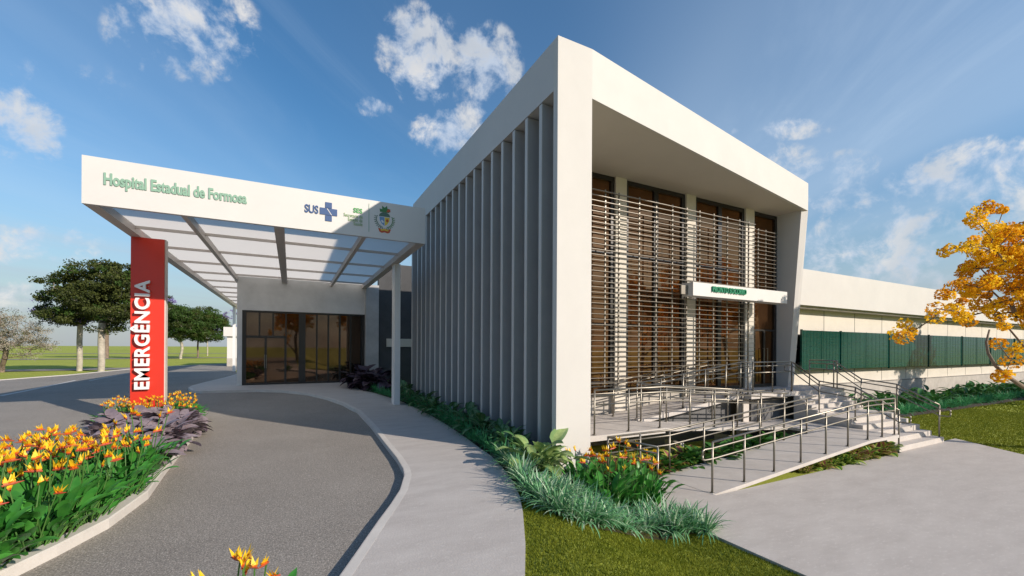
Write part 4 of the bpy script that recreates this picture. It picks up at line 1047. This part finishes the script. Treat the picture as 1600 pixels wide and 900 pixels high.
simple_tree('shade_tree', 'thin pale trunked tree with violet blossom partly behind the small white building', 324, 556, 480, 40, 520, [tree_g, jac], [.3, .7], pale_bark, 60, 50, .10, .5, .13, seedn=10,
            lobes_px=[(352, 495, 14, 6, 0), (358, 508, 12, 5, 0), (362, 488, 9, 5, 0), (345, 515, 10, 4, 0), (325, 520, 10, 4, 0)])
simple_tree('shade_tree', 'distant green tree seen between the red pillar and the bushy trees', 234, 549, 470, 30, 520, [tree_d, tree_g], [.6, .4], pale_bark, 100, 60, .16, 1.1, .22, multi=True, seedn=12,
            lobes_px=[(228, 500, 20, 12, 0), (238, 512, 20, 10, 0), (245, 490, 15, 14, 0)])
simple_tree('blossom_tree', 'low spreading white blossoming tree on the lawn at the left edge', 3, 582, 470, 75, 560, [tree_w, tree_wl], [.72, .28], trunk_m, 420, 46, .05, .42, .17, seedn=14, multi=True,
            lobes_px=[(0, 492, 30, 15, 0), (30, 512, 32, 14, 0), (60, 525, 26, 13, 0), (35, 540, 40, 12, 0), (-20, 520, 40, 26, 0), (10, 530, 40, 16, 0), (70, 545, 20, 8, 0), (45, 556, 25, 6, 0), (-50, 505, 40, 22, 0)])

# ------------------------------------------------------------------ sky, light, camera
SAZ = math.atan2(.56, -.83)   # azimuth of the sun measured from +Y towards +X
SEL = R(24.8)
w = bpy.data.worlds.new('World'); scene.world = w; w.use_nodes = True; nt = w.node_tree; N = nt.nodes; L = nt.links
bg = N['Background']; sky = N.new('ShaderNodeTexSky'); sky.sky_type = 'NISHITA'; sky.sun_disc = False; sky.sun_elevation = SEL; sky.sun_rotation = SAZ
sky.air_density = 1.3; sky.dust_density = .6; sky.ozone_density = 3.0; sky.altitude = 600
tc = N.new('ShaderNodeTexCoord'); V = tc.outputs['Generated']
def math_(op, a, b=None, c=None, clamp=False):
    n = N.new('ShaderNodeMath'); n.operation = op; n.use_clamp = clamp
    for i, v in enumerate((a, b, c)):
        if v is None: continue
        if isinstance(v, (int, float)): n.inputs[i].default_value = v
        else: L.new(v, n.inputs[i])
    return n.outputs[0]
def noise(vec, s, d=8, r=.55, dist=0):
    n = N.new('ShaderNodeTexNoise'); n.inputs['Scale'].default_value = s; n.inputs['Detail'].default_value = d; n.inputs['Roughness'].default_value = r; n.inputs['Distortion'].default_value = dist
    L.new(vec, n.inputs['Vector']); return n.outputs['Fac']
def smooth(v, a, b):
    n = N.new('ShaderNodeMapRange'); n.interpolation_type = 'SMOOTHSTEP'; n.inputs[1].default_value = a; n.inputs[2].default_value = b; L.new(v, n.inputs[0]); return n.outputs[0]
def mixc(f, a, b):
    n = N.new('ShaderNodeMix'); n.data_type = 'RGBA'
    if isinstance(f, float): n.inputs[0].default_value = f
    else: L.new(f, n.inputs[0])
    for i, v in ((6, a), (7, b)):
        if isinstance(v, tuple): n.inputs[i].default_value = (*v, 1)
        else: L.new(v, n.inputs[i])
    return n.outputs[2]
sep = N.new('ShaderNodeSeparateXYZ'); L.new(V, sep.inputs[0])
def blob(x, y, rx, ry):
    """soft ellipse in direction space around the sky direction (x,y), radii in the photo's pixels"""
    d = Vector(ray(x, y)).normalized(); e = Vector(ray(x + 10, y)).normalized() - d; e.normalize(); u = d.cross(e).normalized()
    s = Vector(ray(x, y)).length * F
    vm = N.new('ShaderNodeVectorMath'); vm.operation = 'SUBTRACT'; L.new(V, vm.inputs[0]); vm.inputs[1].default_value = d
    def dot(ax, k):
        n = N.new('ShaderNodeVectorMath'); n.operation = 'DOT_PRODUCT'; L.new(vm.outputs[0], n.inputs[0]); n.inputs[1].default_value = ax * k; return n.outputs['Value']
    a = dot(e, s / rx); b = dot(u, s / ry); c = dot(d, 1.0)
    r2 = math_('ADD', math_('MULTIPLY', a, a), math_('MULTIPLY', b, b)); r2 = math_('ADD', r2, math_('MULTIPLY', math_('MULTIPLY', c, c), 40))
    return math_('SUBTRACT', 1, r2, clamp=True)
puffs = [(660, 95, 75, 80, 1), (760, 105, 62, 65, 1), (585, 165, 32, 20, .9), (700, 205, 65, 42, .95), (745, 170, 30, 18, .8), (300, 40, 110, 85, .9), (20, 200, 70, 75, .9), (45, 385, 95, 45, .75), (230, 60, 60, 50, .7),
         (1220, 200, 75, 20, .75), (1290, 290, 100, 55, .85), (1500, 290, 170, 45, .75), (1560, 250, 100, 40, .8), (1420, 350, 140, 45, .6), (1340, 400, 170, 75, .7), (1180, 260, 120, 40, .5), (90, 130, 120, 40, .2), (60, 470, 160, 40, .5), (1150, 205, 30, 10, .6)]
acc = None
for x, y, rx, ry, k in puffs:
    b = math_('MULTIPLY', blob(x, y, rx, ry), k); acc = b if acc is None else math_('MAXIMUM', acc, b)
n1 = noise(V, 13, 10, .62, .25); n2 = noise(V, 5, 6, .55)
n3 = noise(V, 34, 8, .6, .4)
dens = math_('ADD', math_('ADD', math_('MULTIPLY', acc, .5), math_('MULTIPLY', math_('SUBTRACT', n1, .5), 2.1)), math_('MULTIPLY', math_('SUBTRACT', n3, .5), .9))
cl = math_('MULTIPLY', smooth(dens, .08, .62), smooth(acc, .0, .25))
# high thin streaks on a flat cloud layer
zc = math_('MAXIMUM', sep.outputs[2], .03); cmb = N.new('ShaderNodeCombineXYZ'); L.new(math_('DIVIDE', sep.outputs[0], zc), cmb.inputs[0]); L.new(math_('DIVIDE', sep.outputs[1], zc), cmb.inputs[1])
def bands(ang, sx, sy):
    a_ = N.new('ShaderNodeMapping'); a_.inputs['Rotation'].default_value = (0, 0, R(-ang)); L.new(cmb.outputs[0], a_.inputs[0])
    b_ = N.new('ShaderNodeMapping'); b_.inputs['Scale'].default_value = (sx, sy, 1); L.new(a_.outputs[0], b_.inputs[0]); return b_
mp = bands(63, .09, .42); mp2 = bands(48, .2, .6)
st = smooth(noise(mp.outputs[0], 1.0, 3, .45, .6), .38, .78)
st2 = smooth(noise(mp2.outputs[0], 1.5, 8, .62, .9), .46, .82)
streak = math_('ADD', math_('MULTIPLY', st, .48), math_('MULTIPLY', st2, .26), clamp=True)
hz = smooth(sep.outputs[2], .42, .0)
hs = N.new('ShaderNodeHueSaturation'); hs.inputs['Saturation'].default_value = 1.25; hs.inputs['Value'].default_value = .82; L.new(sky.outputs[0], hs.inputs['Color'])
skyc = mixc(math_('MULTIPLY', streak, .85), hs.outputs[0], (3.9, 4.7, 5.6))
low = math_('MULTIPLY', smooth(noise(mp2.outputs[0], .9, 6, .6, .5), .35, .75), smooth(sep.outputs[2], .40, .12))
skyc = mixc(math_('MULTIPLY', low, .42), skyc, (3.7, 4.1, 4.6))
skyc = mixc(math_('MULTIPLY', math_('POWER', hz, 2.2), .85), skyc, (2.1, 2.5, 2.95))
shade = mixc(smooth(n2, .35, .65), (3.6, 3.85, 4.2), (5.2, 5.05, 4.85))
shade = mixc(smooth(n1, .45, .62), (3.6, 4.1, 4.9), shade)
skyc = mixc(math_('MULTIPLY', cl, .85), skyc, shade)
L.new(skyc, bg.inputs[0]); bg.inputs[1].default_value = .13

sd = bpy.data.lights.new('sun', 'SUN'); sd.energy = 4.3; sd.angle = R(.6); sd.color = (1, .88, .75)
so = bpy.data.objects.new('sun', sd); COL.objects.link(so)
sdir = Vector((math.sin(SAZ) * math.cos(SEL), math.cos(SAZ) * math.cos(SEL), math.sin(SEL)))
so.rotation_euler = sdir.to_track_quat('Z', 'Y').to_euler()

cd = bpy.data.cameras.new('camera'); cam = bpy.data.objects.new('camera', cd); COL.objects.link(cam); scene.camera = cam
cd.sensor_width = 36; cd.lens = F / 1600 * 36; cd.shift_y = (YH - 450) / 1600; cd.clip_start = .05; cd.clip_end = 8000
cam.matrix_world = Matrix.Translation((0, 0, CH)) @ Matrix.Rotation(-YAW, 4, 'Z') @ Matrix.Rotation(R(90), 4, 'X') @ Matrix.Rotation(RO, 4, 'Z')
scene.render.resolution_x = 1024; scene.render.resolution_y = 576
vs = scene.view_settings; vs.view_transform = 'Standard'; vs.look = 'None'; vs.gamma = 1; vs.exposure = .38; vs.use_curve_mapping = False
